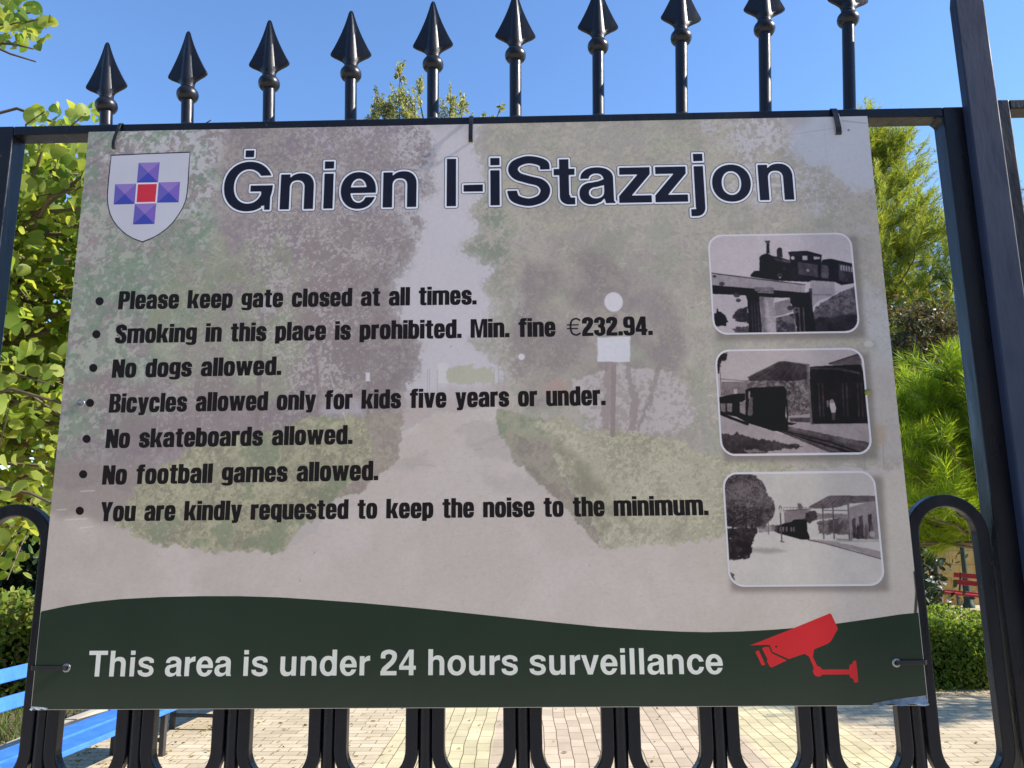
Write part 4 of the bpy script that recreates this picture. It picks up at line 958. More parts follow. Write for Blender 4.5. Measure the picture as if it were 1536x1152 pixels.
Kj|278|-17,-236 -24,-228 -28,-216 -27,-100 -21,-88 -7,-76 4,-72 36,-72 37,-68 38,536 51,556 68,564 216,563 224,560 233,552 238,544 240,532 241,-88 235,-132 223,-164 204,-192 179,-216 148,-233 124,-241 92,-246 4,-246;48,576 40,588 37,600 38,720 42,732 48,740 60,748 72,750 208,749 220,747 232,738 240,720 240,600 236,584 228,574 208,564 72,564 64,566
Kl|278|48,-21 39,-8 37,4 38,724 48,740 56,746 68,750 216,748 232,738 240,720 240,-4 236,-16 229,-24 212,-32 68,-32 56,-28
Kn|611|44,-21 36,-8 34,4 34,528 36,540 43,552 52,560 64,564 204,564 220,560 232,548 248,556 284,570 324,577 376,577 420,571 460,557 500,532 528,504 549,472 565,432 574,388 577,344 576,0 574,-12 569,-20 560,-28 548,-32 408,-32 392,-28 377,-12 373,4 373,332 371,356 363,376 348,390 332,397 304,400 280,397 260,388 248,376 240,356 238,336 238,4 232,-16 220,-28 204,-32 64,-32 52,-28
Ko|611|88,40 53,84 26,136 9,192 2,256 6,320 20,380 44,433 61,460 81,484 104,507 126,524 176,552 228,570 288,578 348,576 408,562 460,539 509,504 549,460 567,432 581,404 599,348 608,284 605,220 592,158 581,128 567,100 532,51 488,11 464,-5 436,-19 380,-38 348,-44 316,-46 252,-42 220,-36 192,-27 138,0 112,19;245,152 264,137 284,129 308,126 328,129 344,136 361,148 378,168 390,192 399,224 402,252 402,292 395,324 386,348 372,372 352,391 336,400 320,405 300,406 284,403 268,397 256,390 240,374 220,340 212,316 208,292 207,260 209,232 214,208 223,184
Kt|333|100,8 84,27 70,52 62,76 57,104 56,396 52,398 4,399 -8,405 -18,416 -22,432 -22,532 -13,552 0,562 12,564 56,564 56,676 60,688 72,701 80,706 92,708 228,708 245,700 253,692 259,680 260,564 308,564 320,562 333,552 341,532 340,428 336,415 328,406 316,400 264,398 260,396 260,164 270,148 272,136 316,132 330,124 339,112 341,100 341,-8 333,-28 324,-36 316,-39 220,-40 188,-36 160,-29 140,-21 120,-9
Kz|500|0,-21 -10,-8 -12,4 -12,104 -6,124 213,384 208,386 36,386 24,388 16,393 6,404 2,420 2,532 11,552 24,562 36,564 464,564 476,562 484,557 492,548 498,532 498,424 493,408 276,148 280,146 476,146 488,144 496,139 506,128 510,112 510,0 501,-20 488,-30 476,-32 24,-32 12,-30
KĠ|778|124,56 82,108 62,140 45,176 33,208 21,252 14,288 11,328 12,408 17,448 25,484 39,528 55,564 75,600 115,652 144,680 196,718 232,737 268,750 327,764 312,768 304,772 294,784 290,796 290,912 294,924 301,932 312,940 324,942 448,942 460,940 476,929 484,912 484,800 482,788 477,780 459,764 492,757 524,748 564,731 592,716 624,693 661,660 698,616 727,568 747,520 746,500 736,486 720,479 560,478 540,488 514,524 494,544 472,560 448,572 424,578 392,581 364,578 336,570 310,556 286,536 263,508 245,476 232,437 225,396 223,348 227,304 237,264 252,228 273,196 296,172 319,156 348,144 380,138 416,138 436,142 472,158 492,172 521,204 541,240 536,243 416,244 404,248 396,255 388,272 388,372 390,384 400,397 412,405 424,407 740,407 756,402 767,392 773,380 774,340 768,280 759,236 746,192 746,4 744,-8 733,-24 720,-31 624,-32 612,-28 604,-21 598,-12 596,0 592,3 556,-17 504,-36 468,-44 420,-50 376,-51 332,-47 276,-35 220,-13 168,19
W-|333|12,196 6,208 6,324 12,336 20,342 304,344 316,340 326,328 328,208 324,199 312,190 28,189 20,190
WS|667|64,48 42,76 25,112 6,188 4,204 6,224 12,235 20,240 176,240 184,235 188,228 208,160 228,148 256,137 292,127 324,123 352,125 380,131 416,145 440,158 451,168 456,177 464,196 466,212 465,220 456,236 440,255 432,260 404,270 324,291 168,340 141,352 116,367 76,400 53,428 34,460 23,492 18,524 19,556 28,592 44,628 64,656 80,672 108,693 136,709 172,725 244,747 284,755 320,758 388,755 424,749 476,737 552,710 580,695 607,676 631,648 641,628 647,608 651,580 653,520 648,509 636,500 484,500 476,505 468,516 464,560 460,563 412,581 368,591 340,594 320,593 284,586 232,565 214,552 208,540 207,532 216,516 228,503 240,495 264,485 376,450 476,424 520,408 562,384 601,348 624,316 642,280 651,248 655,212 651,172 640,132 621,92 600,63 580,43 552,22 520,5 484,-11 412,-32 380,-38 336,-41 304,-40 260,-35 180,-15 140,0 108,16 88,28
Wa|556|56,19 36,44 19,76 10,108 6,144 8,184 16,220 31,252 48,276 64,293 84,308 124,328 156,336 200,340 292,357 340,376 342,380 332,400 312,414 296,419 268,422 252,421 224,414 205,400 197,388 186,356 176,348 40,348 32,353 25,364 24,392 32,432 44,460 63,488 78,504 100,522 144,545 196,561 252,567 316,567 372,558 424,540 448,527 469,512 493,488 510,464 523,436 531,404 533,368 535,56 535,52 550,32 554,24 554,0 548,-11 540,-18 528,-22 388,-22 380,-18 374,-12 364,22 344,2 316,-7 276,-25 236,-34 184,-35 136,-28 98,-12 76,1;204,127 228,111 244,106 264,104 300,108 316,115 328,123 339,136 346,152 350,180 350,236 348,239 276,220 240,217 220,209 208,201 194,184 189,164 192,144
We|556|92,39 58,80 32,128 15,180 7,236 7,296 15,352 34,408 61,456 95,496 132,526 180,550 228,564 284,568 336,563 384,549 432,523 464,497 490,468 512,436 531,396 544,356 551,312 554,268 551,220 548,212 540,204 528,200 204,200 202,196 216,157 236,129 260,113 284,108 300,110 324,122 341,140 363,180 376,188 524,188 531,184 536,177 539,160 526,124 499,76 480,52 461,32 416,-1 368,-23 340,-30 308,-35 276,-36 244,-34 188,-21 164,-12 136,4;208,340 360,340 361,344 348,374 335,392 312,409 300,414 284,416 268,414 256,409 233,392 213,360 207,344
Wi|278|56,-15 49,-4 47,4 47,532 56,547 68,554 212,554 224,547 230,532 230,-4 223,-16 208,-22 72,-22 64,-20;54,584 49,592 47,600 47,716 49,724 56,733 64,738 72,740 208,739 216,738 224,732 230,720 230,600 229,592 224,584 216,578 208,577 72,576 64,578
Wj|278|-11,-228 -16,-220 -18,-212 -16,-100 -8,-89 0,-84 44,-82 47,-76 48,534 57,548 68,554 216,552 226,544 230,532 231,-88 224,-132 213,-160 196,-186 173,-208 144,-224 120,-232 92,-236 8,-236 0,-234;54,584 49,592 47,600 47,716 49,724 56,733 64,738 72,740 208,739 216,738 224,732 230,720 230,600 229,592 224,584 216,578 208,577 72,576 64,578
Wl|278|56,-15 49,-4 47,4 48,720 54,732 68,740 212,739 224,732 229,724 230,716 231,0 223,-16 208,-22 72,-22 64,-20
Wn|611|52,-15 46,-4 44,4 44,528 46,536 52,547 60,552 68,554 204,554 219,548 228,533 252,547 288,560 328,567 376,567 416,562 456,548 492,526 520,498 540,467 555,432 564,388 567,344 566,0 560,-15 552,-20 544,-22 408,-22 396,-18 387,-8 383,4 383,332 380,360 372,380 356,397 332,407 304,410 276,407 254,396 239,380 231,360 228,336 228,4 222,-12 216,-18 204,-22 68,-22 60,-20
Wo|611|96,47 62,88 35,140 18,196 12,256 16,320 29,376 52,428 68,452 88,477 132,516 180,543 232,560 288,568 348,565 404,553 456,530 503,496 542,452 572,400 590,344 598,284 595,220 582,160 572,132 558,104 524,57 503,36 480,17 432,-10 376,-29 316,-36 252,-32 196,-18 144,8 120,25;239,144 260,128 280,120 308,116 332,120 348,127 368,141 384,160 399,188 409,220 413,252 412,292 406,324 396,352 378,380 360,398 340,409 320,415 300,416 280,413 264,406 248,396 232,380 220,364 211,344 203,320 198,292 197,260 199,232 205,204 214,180 226,160
Wt|333|108,14 93,32 79,56 72,80 67,104 66,404 64,408 8,408 0,412 -8,420 -12,432 -12,532 -6,544 4,552 64,554 66,556 66,676 70,684 80,694 92,698 228,698 240,691 250,676 250,556 252,554 316,552 326,544 331,532 330,432 327,420 320,412 312,409 252,408 250,404 250,160 260,144 264,125 308,124 320,119 329,108 331,-8 324,-23 312,-30 220,-30 188,-26 164,-20 140,-10
Wz|500|5,-12 0,-4 -2,4 -2,104 3,120 236,396 36,396 24,400 16,408 12,420 12,528 14,536 20,547 28,552 36,554 464,554 479,548 486,536 488,528 488,424 484,412 256,140 256,136 476,136 488,132 496,124 500,112 500,4 498,-4 492,-15 484,-20 476,-22 24,-22 15,-20
WĠ|778|132,63 88,116 71,144 54,180 42,212 31,252 21,328 23,412 27,448 36,486 48,524 62,556 82,592 104,624 150,672 176,693 204,711 236,727 268,740 304,750 336,755 376,759 416,758 456,754 488,748 524,737 556,724 588,706 616,687 656,651 691,608 718,564 733,532 738,512 737,504 732,496 724,491 716,489 560,488 546,496 523,528 500,552 476,570 452,581 424,589 392,591 360,588 332,579 304,564 276,541 253,512 236,480 223,440 215,396 213,348 217,304 228,260 243,224 264,191 288,166 316,146 348,133 380,128 420,129 460,140 480,151 500,166 516,181 532,202 552,240 552,252 420,254 405,260 400,268 398,276 398,372 402,384 408,390 416,395 424,397 740,397 752,393 760,384 764,376 764,340 759,284 750,240 736,192 736,4 730,-12 724,-18 712,-22 624,-22 613,-16 608,-8 604,23 552,-8 504,-26 464,-35 420,-40 376,-41 332,-37 276,-24 224,-4 176,25;308,782 302,792 300,800 300,908 302,916 308,925 316,930 324,932 448,932 456,930 468,923 474,908 474,800 472,792 467,784 456,777 448,775 324,775 316,777
'''
# ================================================================= NOTICE SIGN
SW, SH, SZ = 1.2, 0.84715, 1.37                 # sheet width, height, height of its lower edge
HI = np.array([[0.0010923142, 0.0001070897, -0.164296908], [-2.2620924e-06, -0.0010156795, 1.081802718], [2.2186471e-05, 0.0001835680, 1.0]])


def S(pts):
    """print layout: rectifies measured positions to metres on the flat sheet (right, up from lower left corner)"""
    P = np.asarray(pts, dtype=float).reshape(-1, 2)
    q = np.column_stack([P, np.ones(len(P))]) @ HI.T
    return q[:, :2] / q[:, 2:]


def sxyz(uv, y=0.0): return np.column_stack([uv[:, 0] - SW / 2, np.full(len(uv), y), uv[:, 1] + SZ])


sign = thing('metal_sign', 'printed rules sign tied to the black gate, park photo background and dark green foot band', 'sign', (0, 0, SZ))
SB = Vector((0, 0, SZ))


def lin(c):
    c = np.asarray(c, dtype=np.float32) / 255.0
    return np.where(c <= 0.04045, c / 12.92, ((c + 0.055) / 1.055) ** 2.4)


INK = np.array([1.62, 1.50, 1.36], dtype=np.float32)    # print tone -> reflectance (kept slightly warm to offset the blue skylight)


def ink(c): return tuple(float(x) for x in np.clip(lin(c) * INK, 0, 0.85))


def print_mat(name, col=None, rough=0.32, spec=0.3):
    m, nt, p = new_mat(name)
    if col is None:
        a = node(nt, 'ShaderNodeAttribute', attribute_name='ink')
        nt.links.new(a.outputs['Color'], p.inputs['Base Color'])
    else:
        v = coords(nt)
        c2 = tuple(min(1, x * 1.14 + 0.002) for x in col)
        c = ramp(nt, noise(nt, v, 7, 5), [(0.3, col), (0.7, c2)])
        nt.links.new(c, p.inputs['Base Color'])
    p.inputs['Roughness'].default_value = rough
    p.inputs['Specular IOR Level'].default_value = spec
    return m


# ---- raster for the printed pictures -------------------------------------
rng = np.random.default_rng(7)


def vnoise(h, w, cell, seed):
    r = np.random.default_rng(seed)
    gh, gw = int(h / cell) + 3, int(w / cell) + 3
    g = r.random((gh, gw)).astype(np.float32)
    y = np.arange(h) / cell; x = np.arange(w) / cell
    yi = y.astype(int); xi = x.astype(int); fy = (y - yi); fx = (x - xi)
    fy = (fy * fy * (3 - 2 * fy))[:, None]; fx = (fx * fx * (3 - 2 * fx))[None]
    a = g[yi][:, xi]; b = g[yi][:, xi + 1]; c = g[yi + 1][:, xi]; d = g[yi + 1][:, xi + 1]
    return (a * (1 - fx) + b * fx) * (1 - fy) + (c * (1 - fx) + d * fx) * fy


def fbm(h, w, cell, seed, octv=4, gain=0.55):
    o = 0; amp = 1; t = 0
    for k in range(octv):
        if cell < 1: break
        o = o + amp * vnoise(h, w, cell, seed + 31 * k); t += amp; amp *= gain; cell /= 2
    return o / t


class Canvas:
    def __init__(s, h, w, fmap, unit):
        s.h, s.w, s.map, s.unit = h, w, fmap, unit            # unit: canvas pixels per layout unit
        s.a = np.zeros((h, w, 3), np.float32)
        s.Y, s.X = np.mgrid[0:h, 0:w].astype(np.float32)
        s.seed = 100

    def mask(s, pts, wob=0.0, cell=14, soft=0.0, rag=0):
        P = s.map(pts)
        x, y = s.X, s.Y
        s.seed += 17
        if wob:
            k = wob * s.unit * 2
            x = x + k * (fbm(s.h, s.w, cell * s.unit, s.seed, 4, 0.65) - 0.5) * 2
            y = y + k * (fbm(s.h, s.w, cell * s.unit, s.seed + 5, 4, 0.65) - 0.5) * 2
        ins = np.zeros((s.h, s.w), bool)
        n = len(P)
        for i in range(n):
            (x0, y0), (x1, y1) = P[i], P[(i + 1) % n]
            c = (y0 > y) != (y1 > y)
            ins ^= c & (x < x0 + (y - y0) / (y1 - y0 + 1e-9) * (x1 - x0))
        m = ins.astype(np.float32)
        if rag:
            b = m
            for _ in range(rag): b = s.blur(b)
            n_ = fbm(s.h, s.w, 7 * s.unit, s.seed + 9, 3, 0.8)
            m = s.blur1((b + (n_ - 0.5) * 1.7 * np.clip(5 * b * (1 - b), 0, 1) > 0.5).astype(np.float32))
        for _ in range(int(round(soft * s.unit))): m = s.blur(m)
        if not soft: m = s.blur1(m)
        return m

    @staticmethod
    def blur1(m):
        p = np.pad(m, 1, mode='edge')
        return (p[1:-1, 1:-1] * 4 + p[:-2, 1:-1] + p[2:, 1:-1] + p[1:-1, :-2] + p[1:-1, 2:]) / 8

    @staticmethod
    def blur(m):
        k = 3
        for ax in (0, 1):
            p = np.pad(m, [(k, k) if i == ax else (0, 0) for i in range(2)], mode='edge')
            c = np.cumsum(p, axis=ax); c = np.concatenate([np.zeros_like(np.take(c, [0], ax)), c], ax)
            n = m.shape[ax]
            m = (np.take(c, range(2 * k + 1, 2 * k + 1 + n), ax) - np.take(c, range(0, n), ax)) / (2 * k + 1)
        return m

    def fill(s, m, col, a=1.0):
        k = (m * a)[..., None]
        s.a = s.a * (1 - k) + np.asarray(col, np.float32) * k

    def poly(s, pts, col, a=1.0, wob=0.0, cell=14, soft=0.0):
        m = s.mask(pts, wob, cell, soft); s.fill(m, col, a); return m

    def tone(s, m, c1, c2, cell, lo=0.45, hi=0.55, a=1.0, octv=4, gain=0.6):
        """inside m, patches of c2 over c1-like ground"""
        s.seed += 13
        f = fbm(s.h, s.w, max(cell * s.unit, 1.5), s.seed, octv, gain)
        k = np.clip((f - lo) / (hi - lo), 0, 1) * m
        if c1 is not None: s.fill(m, c1, a)
        s.fill(k, c2, a)

    def speck(s, m, col, cell=5, big=50, cover=0.4, a=0.7, sharp=0.05):
        """crisp leafy flecks gathered in clumps, covering about the given share of the mask"""
        s.seed += 11
        f = fbm(s.h, s.w, cell * s.unit, s.seed, 3, 0.75) + 0.55 * (fbm(s.h, s.w, big * s.unit, s.seed + 3, 3) - 0.5)
        sel = f[m > 0.5]
        if sel.size < 20: return
        t = np.quantile(sel, 1 - cover)
        s.fill(np.clip((f - t) / sharp + 0.5, 0, 1) * m, col, a)

    def dabs(s, m, n, cols, ln=(2, 5), ang=None, a=0.8, thick=1):
        """n short brush dabs inside mask m: reads as leaves and twigs"""
        s.seed += 7
        r = np.random.default_rng(s.seed)
        ys = r.integers(0, s.h, n * 6); xs = r.integers(0, s.w, n * 6)
        ok = m[ys, xs] > r.random(n * 6) * 0.8 + 0.15
        ys, xs = ys[ok][:n], xs[ok][:n]; n = len(ys)
        if not n: return
        t = r.uniform(0, 6.283, n) if ang is None else r.normal(ang[0], ang[1], n)
        L = r.uniform(*ln, n) * s.unit
        C = np.asarray(cols, np.float32)[r.integers(0, len(cols), n)]
        al = (a * r.uniform(0.55, 1.0, n))[:, None]
        for q in np.linspace(-0.5, 0.5, max(3, int(ln[1] * s.unit) + 1)):
            for o in range(thick):
                yy = np.clip((ys + np.sin(t) * L * q).astype(int) + o, 0, s.h - 1)
                xx = np.clip((xs + np.cos(t) * L * q).astype(int), 0, s.w - 1)
                s.a[yy, xx] = s.a[yy, xx] * (1 - al) + C * al

    def fringe(s, m, n, cols, bite, ln=(2, 6), ang=None, a=0.7, reach=3):
        """ragged leafy edge: dabs that stray over the outline both ways"""
        e = m
        for _ in range(reach): e = s.blur(e)
        e = np.clip(4 * e * (1 - e), 0, 1) ** 1.5
        s.dabs(e, n, cols, ln, ang, a)
        if bite: s.dabs(e, n // 2, bite, (ln[0] * 0.7, ln[1] * 0.6), ang, a)

    def line(s, pts, col, wd=1.0, a=1.0):
        P = s.map(pts); d = np.full((s.h, s.w), 1e9, np.float32)
        for (x0, y0), (x1, y1) in zip(P[:-1], P[1:]):
            ex, ey = x1 - x0, y1 - y0; l = ex * ex + ey * ey + 1e-9
            t = np.clip(((s.X - x0) * ex + (s.Y - y0) * ey) / l, 0, 1)
            d = np.minimum(d, np.hypot(s.X - x0 - t * ex, s.Y - y0 - t * ey))
        s.fill(np.clip(wd * s.unit / 2 - d + 0.5, 0, 1), col, a)

    def disc(s, c, r, col, a=1.0, ry=None):
        (x, y), = s.map([c]); d = np.hypot(s.X - x, (s.Y - y) * (r / (ry or r)))
        s.fill(np.clip(r * s.unit - d + 0.5, 0, 1), col, a)


def ink_grid(name, cv, uv0, uv1, y, parent, mat, keep=None):
    """sheet of fine cells over uv0..uv1 carrying the raster as printed ink"""
    h, w = cv.h, cv.w
    u = np.linspace(uv0[0], uv1[0], w); v = np.linspace(uv1[1], uv0[1], h)
    U, V = np.meshgrid(u, v)
    P = np.column_stack([U.ravel() - SW / 2, np.full(h * w, y), V.ravel() + SZ])
    i = np.arange(h * w).reshape(h, w)
    F = np.stack([i[1:, :-1], i[1:, 1:], i[:-1, 1:], i[:-1, :-1]], -1).reshape(-1, 4)
    if keep is not None:
        k = keep[1:, :-1] & keep[1:, 1:] & keep[:-1, 1:] & keep[:-1, :-1]
        F = F[k.ravel()]
    me = npmesh(name, P, F, shift=SB)
    at = me.color_attributes.new('ink', 'FLOAT_COLOR', 'POINT')
    c = np.ones((h * w, 4), np.float32)
    c[:, :3] = np.clip(lin(cv.a.reshape(-1, 3)) * INK, 0.004, 0.85)
    at.data.foreach_set('color', c.ravel())
    return link(name, me, mat, parent)


# ---- the faded park picture ----------------------------------------------
CW, CH = 1200, 847
cv = Canvas(CH, CW, lambda p: np.column_stack([S(p)[:, 0] / SW * (CW - 1), (1 - S(p)[:, 1] / SH) * (CH - 1)]), 0.87)
ALL = [(0, 100), (1500, 100), (1500, 1150), (0, 1150)]
one = np.ones((CH, CW), np.float32)
cv.a[:] = (178, 174, 180)
cv.fill(cv.mask([(0, 600), (1500, 600), (1500, 1150), (0, 1150)], 0, 14, 4), (168, 160, 156))
cv.fill(cv.mask([(1180, 150), (1400, 150), (1400, 380), (1290, 330), (1190, 260)], 20, 60, 6), (170, 173, 182))  # cooler upper right sky, with the meeting bar's shade painted in
MZ = lambda pts: cv.mask(pts, 22, 40, 7)          # loose zone
# left trees
LT = cv.mask([(100, 120), (668, 120), (640, 215), (655, 240), (640, 290), (612, 310), (632, 345), (615, 385), (590, 425), (600, 470), (640, 510), (622, 560), (600, 600), (600, 660), (60, 740), (90, 380)], 14, 40, 0, 3)
cv.tone(LT, (138, 128, 130), (130, 121, 124), 60)
cv.speck(LT, (152, 145, 138), 6, 70, 0.38, 0.6)
cv.speck(LT, (122, 112, 117), 6, 60, 0.22, 0.6)
UL = LT * MZ([(90, 120), (300, 120), (330, 400), (240, 620), (60, 700)])
cv.tone(UL, None, (124, 138, 122), 40, 0.40, 0.6, 0.85)
cv.speck(UL, (157, 161, 150), 11, 50, 0.30, 0.75, 0.03)
cv.speck(UL, (106, 128, 108), 10, 50, 0.18, 0.7, 0.03)
cv.speck(LT * MZ([(140, 190), (330, 180), (320, 330), (200, 300)]), (173, 171, 177), 9, 34, 0.34, 0.85, 0.03)
PU = LT * MZ([(420, 140), (680, 140), (660, 330), (460, 330)])
cv.speck(PU, (128, 117, 131), 5, 46, 0.32, 0.55)
cv.speck(PU, (166, 160, 166), 5, 40, 0.24, 0.8)
cv.speck(LT * MZ([(330, 180), (480, 180), (480, 330), (330, 330)]), (160, 152, 138), 4, 30, 0.30, 0.6)
cv.speck(LT * MZ([(590, 150), (680, 150), (660, 480), (590, 480)]), (174, 170, 176), 5, 22, 0.36, 0.9)
cv.dabs(LT, 9000, [(163, 156, 150), (118, 110, 114), (140, 140, 124), (126, 114, 128)], (1.5, 4.5), None, 0.45)
CON = cv.mask([(235, 440), (270, 380), (300, 400), (325, 330), (345, 390), (370, 350), (395, 380), (410, 345), (440, 400), (470, 470), (450, 560), (430, 600), (300, 610), (250, 560), (210, 500)], 8, 16, 0, 2)
cv.tone(CON, None, (142, 144, 124), 20, 0.3, 0.6, 0.6)
for k_ in range(34):                              # upright pine candles
    x0, y0 = rng.uniform(235, 460), rng.uniform(380, 600); h_ = rng.uniform(26, 60)
    f_ = cv.map([(x0, y0)])[0].astype(int)
    if CON[f_[1], f_[0]] < 0.5: continue
    for j_ in range(46):
        t_ = rng.random(); w_ = 3 + 13 * t_
        p_ = cv.map([(x0 + rng.normal(0, 1) * w_ * 0.2, y0 - h_ * (1 - t_)), (x0 + rng.choice([-1, 1]) * w_, y0 - h_ * (1 - t_) - rng.uniform(2, 9))])
        col = [(162, 167, 146), (150, 156, 134), (126, 134, 116)][j_ % 3]
        for q_ in np.linspace(0, 1, 14):
            xx, yy = (p_[0] + (p_[1] - p_[0]) * q_).astype(int)
            if 0 <= xx < CW and 0 <= yy < CH: cv.a[yy, xx] = cv.a[yy, xx] * 0.45 + np.array(col) * 0.55
cv.dabs(CON, 2400, [(160, 162, 136), (142, 146, 122), (120, 128, 112), (166, 166, 146)], (5, 13), (-1.57, 0.55), 0.6)
cv.speck(CON, (128, 136, 112), 7, 30, 0.2, 0.6)
DK = LT * MZ([(450, 330), (600, 330), (610, 600), (560, 640), (180, 680), (120, 560), (300, 560), (450, 590)])
cv.tone(DK, None, (130, 119, 119), 60, 0.36, 0.55, 0.8)
cv.speck(DK, (158, 150, 146), 5, 60, 0.14, 0.7, 0.03)
cv.speck(LT * MZ([(350, 340), (640, 200), (640, 330), (560, 420), (520, 600), (430, 600)]), (168, 160, 160), 4, 40, 0.20, 0.75, 0.03)
cv.line([(392, 470), (385, 640)], (124, 113, 111), 7, 0.6)
cv.line([(470, 520), (478, 590), (470, 640)], (126, 115, 115), 6, 0.6)
cv.line([(552, 560), (550, 640)], (122, 112, 112), 5, 0.6)
cv.poly([(390, 446), (412, 446), (412, 470), (390, 470)], (172, 168, 172), 0.5)
cv.poly([(547, 560), (554, 560), (554, 573), (547, 573)], (186, 184, 190))
cv.poly([(490, 600), (540, 600), (545, 622), (470, 624)], (166, 162, 172), 0.6, 5, 12, 1)
# right trees
RT = cv.mask([(728, 120), (1165, 120), (1180, 230), (1240, 260), (1320, 300), (1360, 330), (1400, 700), (765, 720), (748, 620), (756, 560), (716, 520), (742, 470), (716, 440), (740, 410), (690, 380), (722, 350), (696, 320), (728, 280), (712, 215)], 14, 40, 0, 3)
cv.tone(RT, (159, 153, 144), (151, 145, 138), 70)
cv.speck(RT, (167, 161, 148), 6, 60, 0.36, 0.6)
cv.speck(RT, (141, 133, 128), 6, 50, 0.20, 0.5)
for k_ in range(300):                             # drooping fans of leaves
    x0, y0 = rng.uniform(735, 1300), rng.uniform(170, 640)
    a0 = rng.uniform(-0.4, 3.5); col = [(172, 167, 150), (166, 160, 138), (146, 140, 126), (158, 160, 138)][k_ % 4]
    f_ = cv.map([(x0 + math.cos(a0) * 16, y0 + abs(math.sin(a0)) * 16)])[0]
    if not (5 < f_[0] < CW - 5 and 5 < f_[1] < CH - 5) or RT[int(f_[1]), int(f_[0])] < 0.5: continue
    for j_ in range(7):
        a1 = a0 + rng.normal(0, 0.45); l_ = rng.uniform(10, 24)
        p_ = cv.map([(x0, y0), (x0 + math.cos(a1) * l_, y0 + abs(math.sin(a1)) * l_ * 0.9)])
        for q_ in np.linspace(0, 1, 18):
            xx, yy = (p_[0] + (p_[1] - p_[0]) * q_).astype(int)
            if 0 <= xx < CW and 0 <= yy < CH: cv.a[yy, xx] = cv.a[yy, xx] * 0.4 + np.array(col) * 0.6
cv.tone(RT, None, (138, 142, 126), 46, 0.57, 0.66, 0.5)
CO = RT * MZ([(780, 400), (900, 380), (1010, 440), (1030, 560), (980, 600), (800, 620), (760, 520)])
cv.tone(CO, None, (131, 121, 122), 60, 0.22, 0.5, 0.85)
cv.speck(CO, (150, 142, 132), 5, 40, 0.16, 0.6)
cv.speck(RT * MZ([(690, 290), (760, 290), (770, 420), (700, 430)]), (120, 130, 114), 8, 30, 0.5, 0.8)
cv.speck(RT * MZ([(1040, 150), (1250, 150), (1260, 330), (1100, 300)]), (174, 172, 179), 6, 40, 0.42, 0.85)
cv.tone(RT * MZ([(1230, 320), (1390, 290), (1390, 560), (1300, 560)]), None, (168, 168, 172), 60, 0.35, 0.6, 0.8)
TOPR = RT * MZ([(740, 150), (1100, 150), (1100, 340), (760, 340)])
cv.dabs(TOPR, 4200, [(168, 163, 146), (148, 143, 128), (164, 158, 140)], (4, 12), (-1.4, 0.6), 0.5)
cv.speck(TOPR, (168, 164, 142), 5, 40, 0.26, 0.6)
cv.dabs(RT, 8000, [(168, 161, 144), (126, 119, 118), (136, 136, 118)], (1.5, 6), None, 0.45)
cv.dabs(RT * MZ([(1000, 400), (1075, 320), (1080, 650), (980, 610)]), 2600, [(164, 163, 134), (152, 154, 126), (136, 142, 116)], (4, 9), None, 0.6)
cv.dabs(cv.mask([(1080, 170), (1170, 170), (1140, 300), (1080, 290)], 20, 30, 4), 700, [(138, 126, 146), (132, 122, 134)], (3, 8), (-1.1, 0.6), 0.5)
cv.speck(RT * MZ([(700, 440), (780, 430), (780, 620), (710, 560)]), (168, 160, 160), 5, 24, 0.28, 0.75)
def brink(m, n):
    e = m
    for _ in range(n): e = cv.blur(e)
    return np.clip(4.4 * e * (1 - e), 0, 1)
ymx = (cv.Y < 520).astype(np.float32)
for M_, col in ((RT, (168, 164, 160)), (LT, (158, 152, 152))):
    e_ = brink(M_, 8) * ymx
    cv.fill(e_ * M_, col, 0.35)
    cv.speck(e_, (172, 168, 171), 5, 26, 0.30, 0.75)
    cv.speck(e_, tuple(0.9 * c_ for c_ in col), 5, 26, 0.26, 0.6)
# light between the trunks, trunks, far end of the path
cv.poly([(860, 570), (930, 552), (1020, 570), (1040, 640), (990, 660), (880, 640)], (170, 163, 164), 0.9, 12, 18)
cv.poly([(815, 575), (850, 570), (850, 600), (815, 600)], (160, 136, 128), 0.7, 6, 8)
for q in ([(906, 545), (920, 545), (910, 660), (900, 660)], [(934, 540), (942, 540), (956, 600), (952, 650), (940, 650), (946, 600)], [(988, 545), (994, 548), (960, 650), (954, 650)]):
    cv.poly(q, (132, 120, 118), 0.7, 4, 10)
cv.speck(cv.mask([(870, 560), (1040, 560), (1040, 660), (880, 660)], 10, 20), (142, 132, 126), 6, 30, 0.4, 0.6)
cv.poly([(655, 546), (672, 546), (672, 576), (655, 576)], (186, 184, 186))
cv.poly([(668, 555), (700, 550), (742, 556), (742, 578), (668, 578)], (163, 163, 146), 1, 4, 8)
for x in (640, 643, 655, 740, 747, 755): cv.line([(x, 556), (x, 606)], (140, 130, 132), 1.0, 0.6)
cv.poly([(590, 590), (765, 575), (765, 625), (590, 640)], (164, 152, 150), 0.55, 4, 10, 2)
# ground and path
PATH = cv.mask([(600, 650), (655, 620), (745, 612), (765, 690), (830, 745), (895, 800), (905, 826), (1085, 812), (1160, 760), (1420, 690), (1420, 1100), (0, 1100), (60, 720), (200, 790), (300, 825), (420, 830), (470, 800), (530, 720), (590, 690)], 4, 14)
cv.fill(PATH, (179, 170, 165))
cv.tone(PATH, None, (172, 163, 156), 90, 0.4, 0.62, 0.8)
cv.tone(PATH * cv.mask([(0, 700), (430, 700), (430, 960), (0, 960)], 0, 14, 20), None, (164, 156, 148), 70, 0.3, 0.6, 0.8)
cv.tone(PATH * cv.mask([(1040, 700), (1420, 700), (1420, 960), (1040, 960)], 0, 14, 20), None, (172, 164, 152), 80, 0.3, 0.6, 0.8)
cv.dabs(PATH, 5000, [(160, 151, 148), (172, 164, 161), (154, 147, 141)], (4, 14), (0.0, 0.12), 0.25)
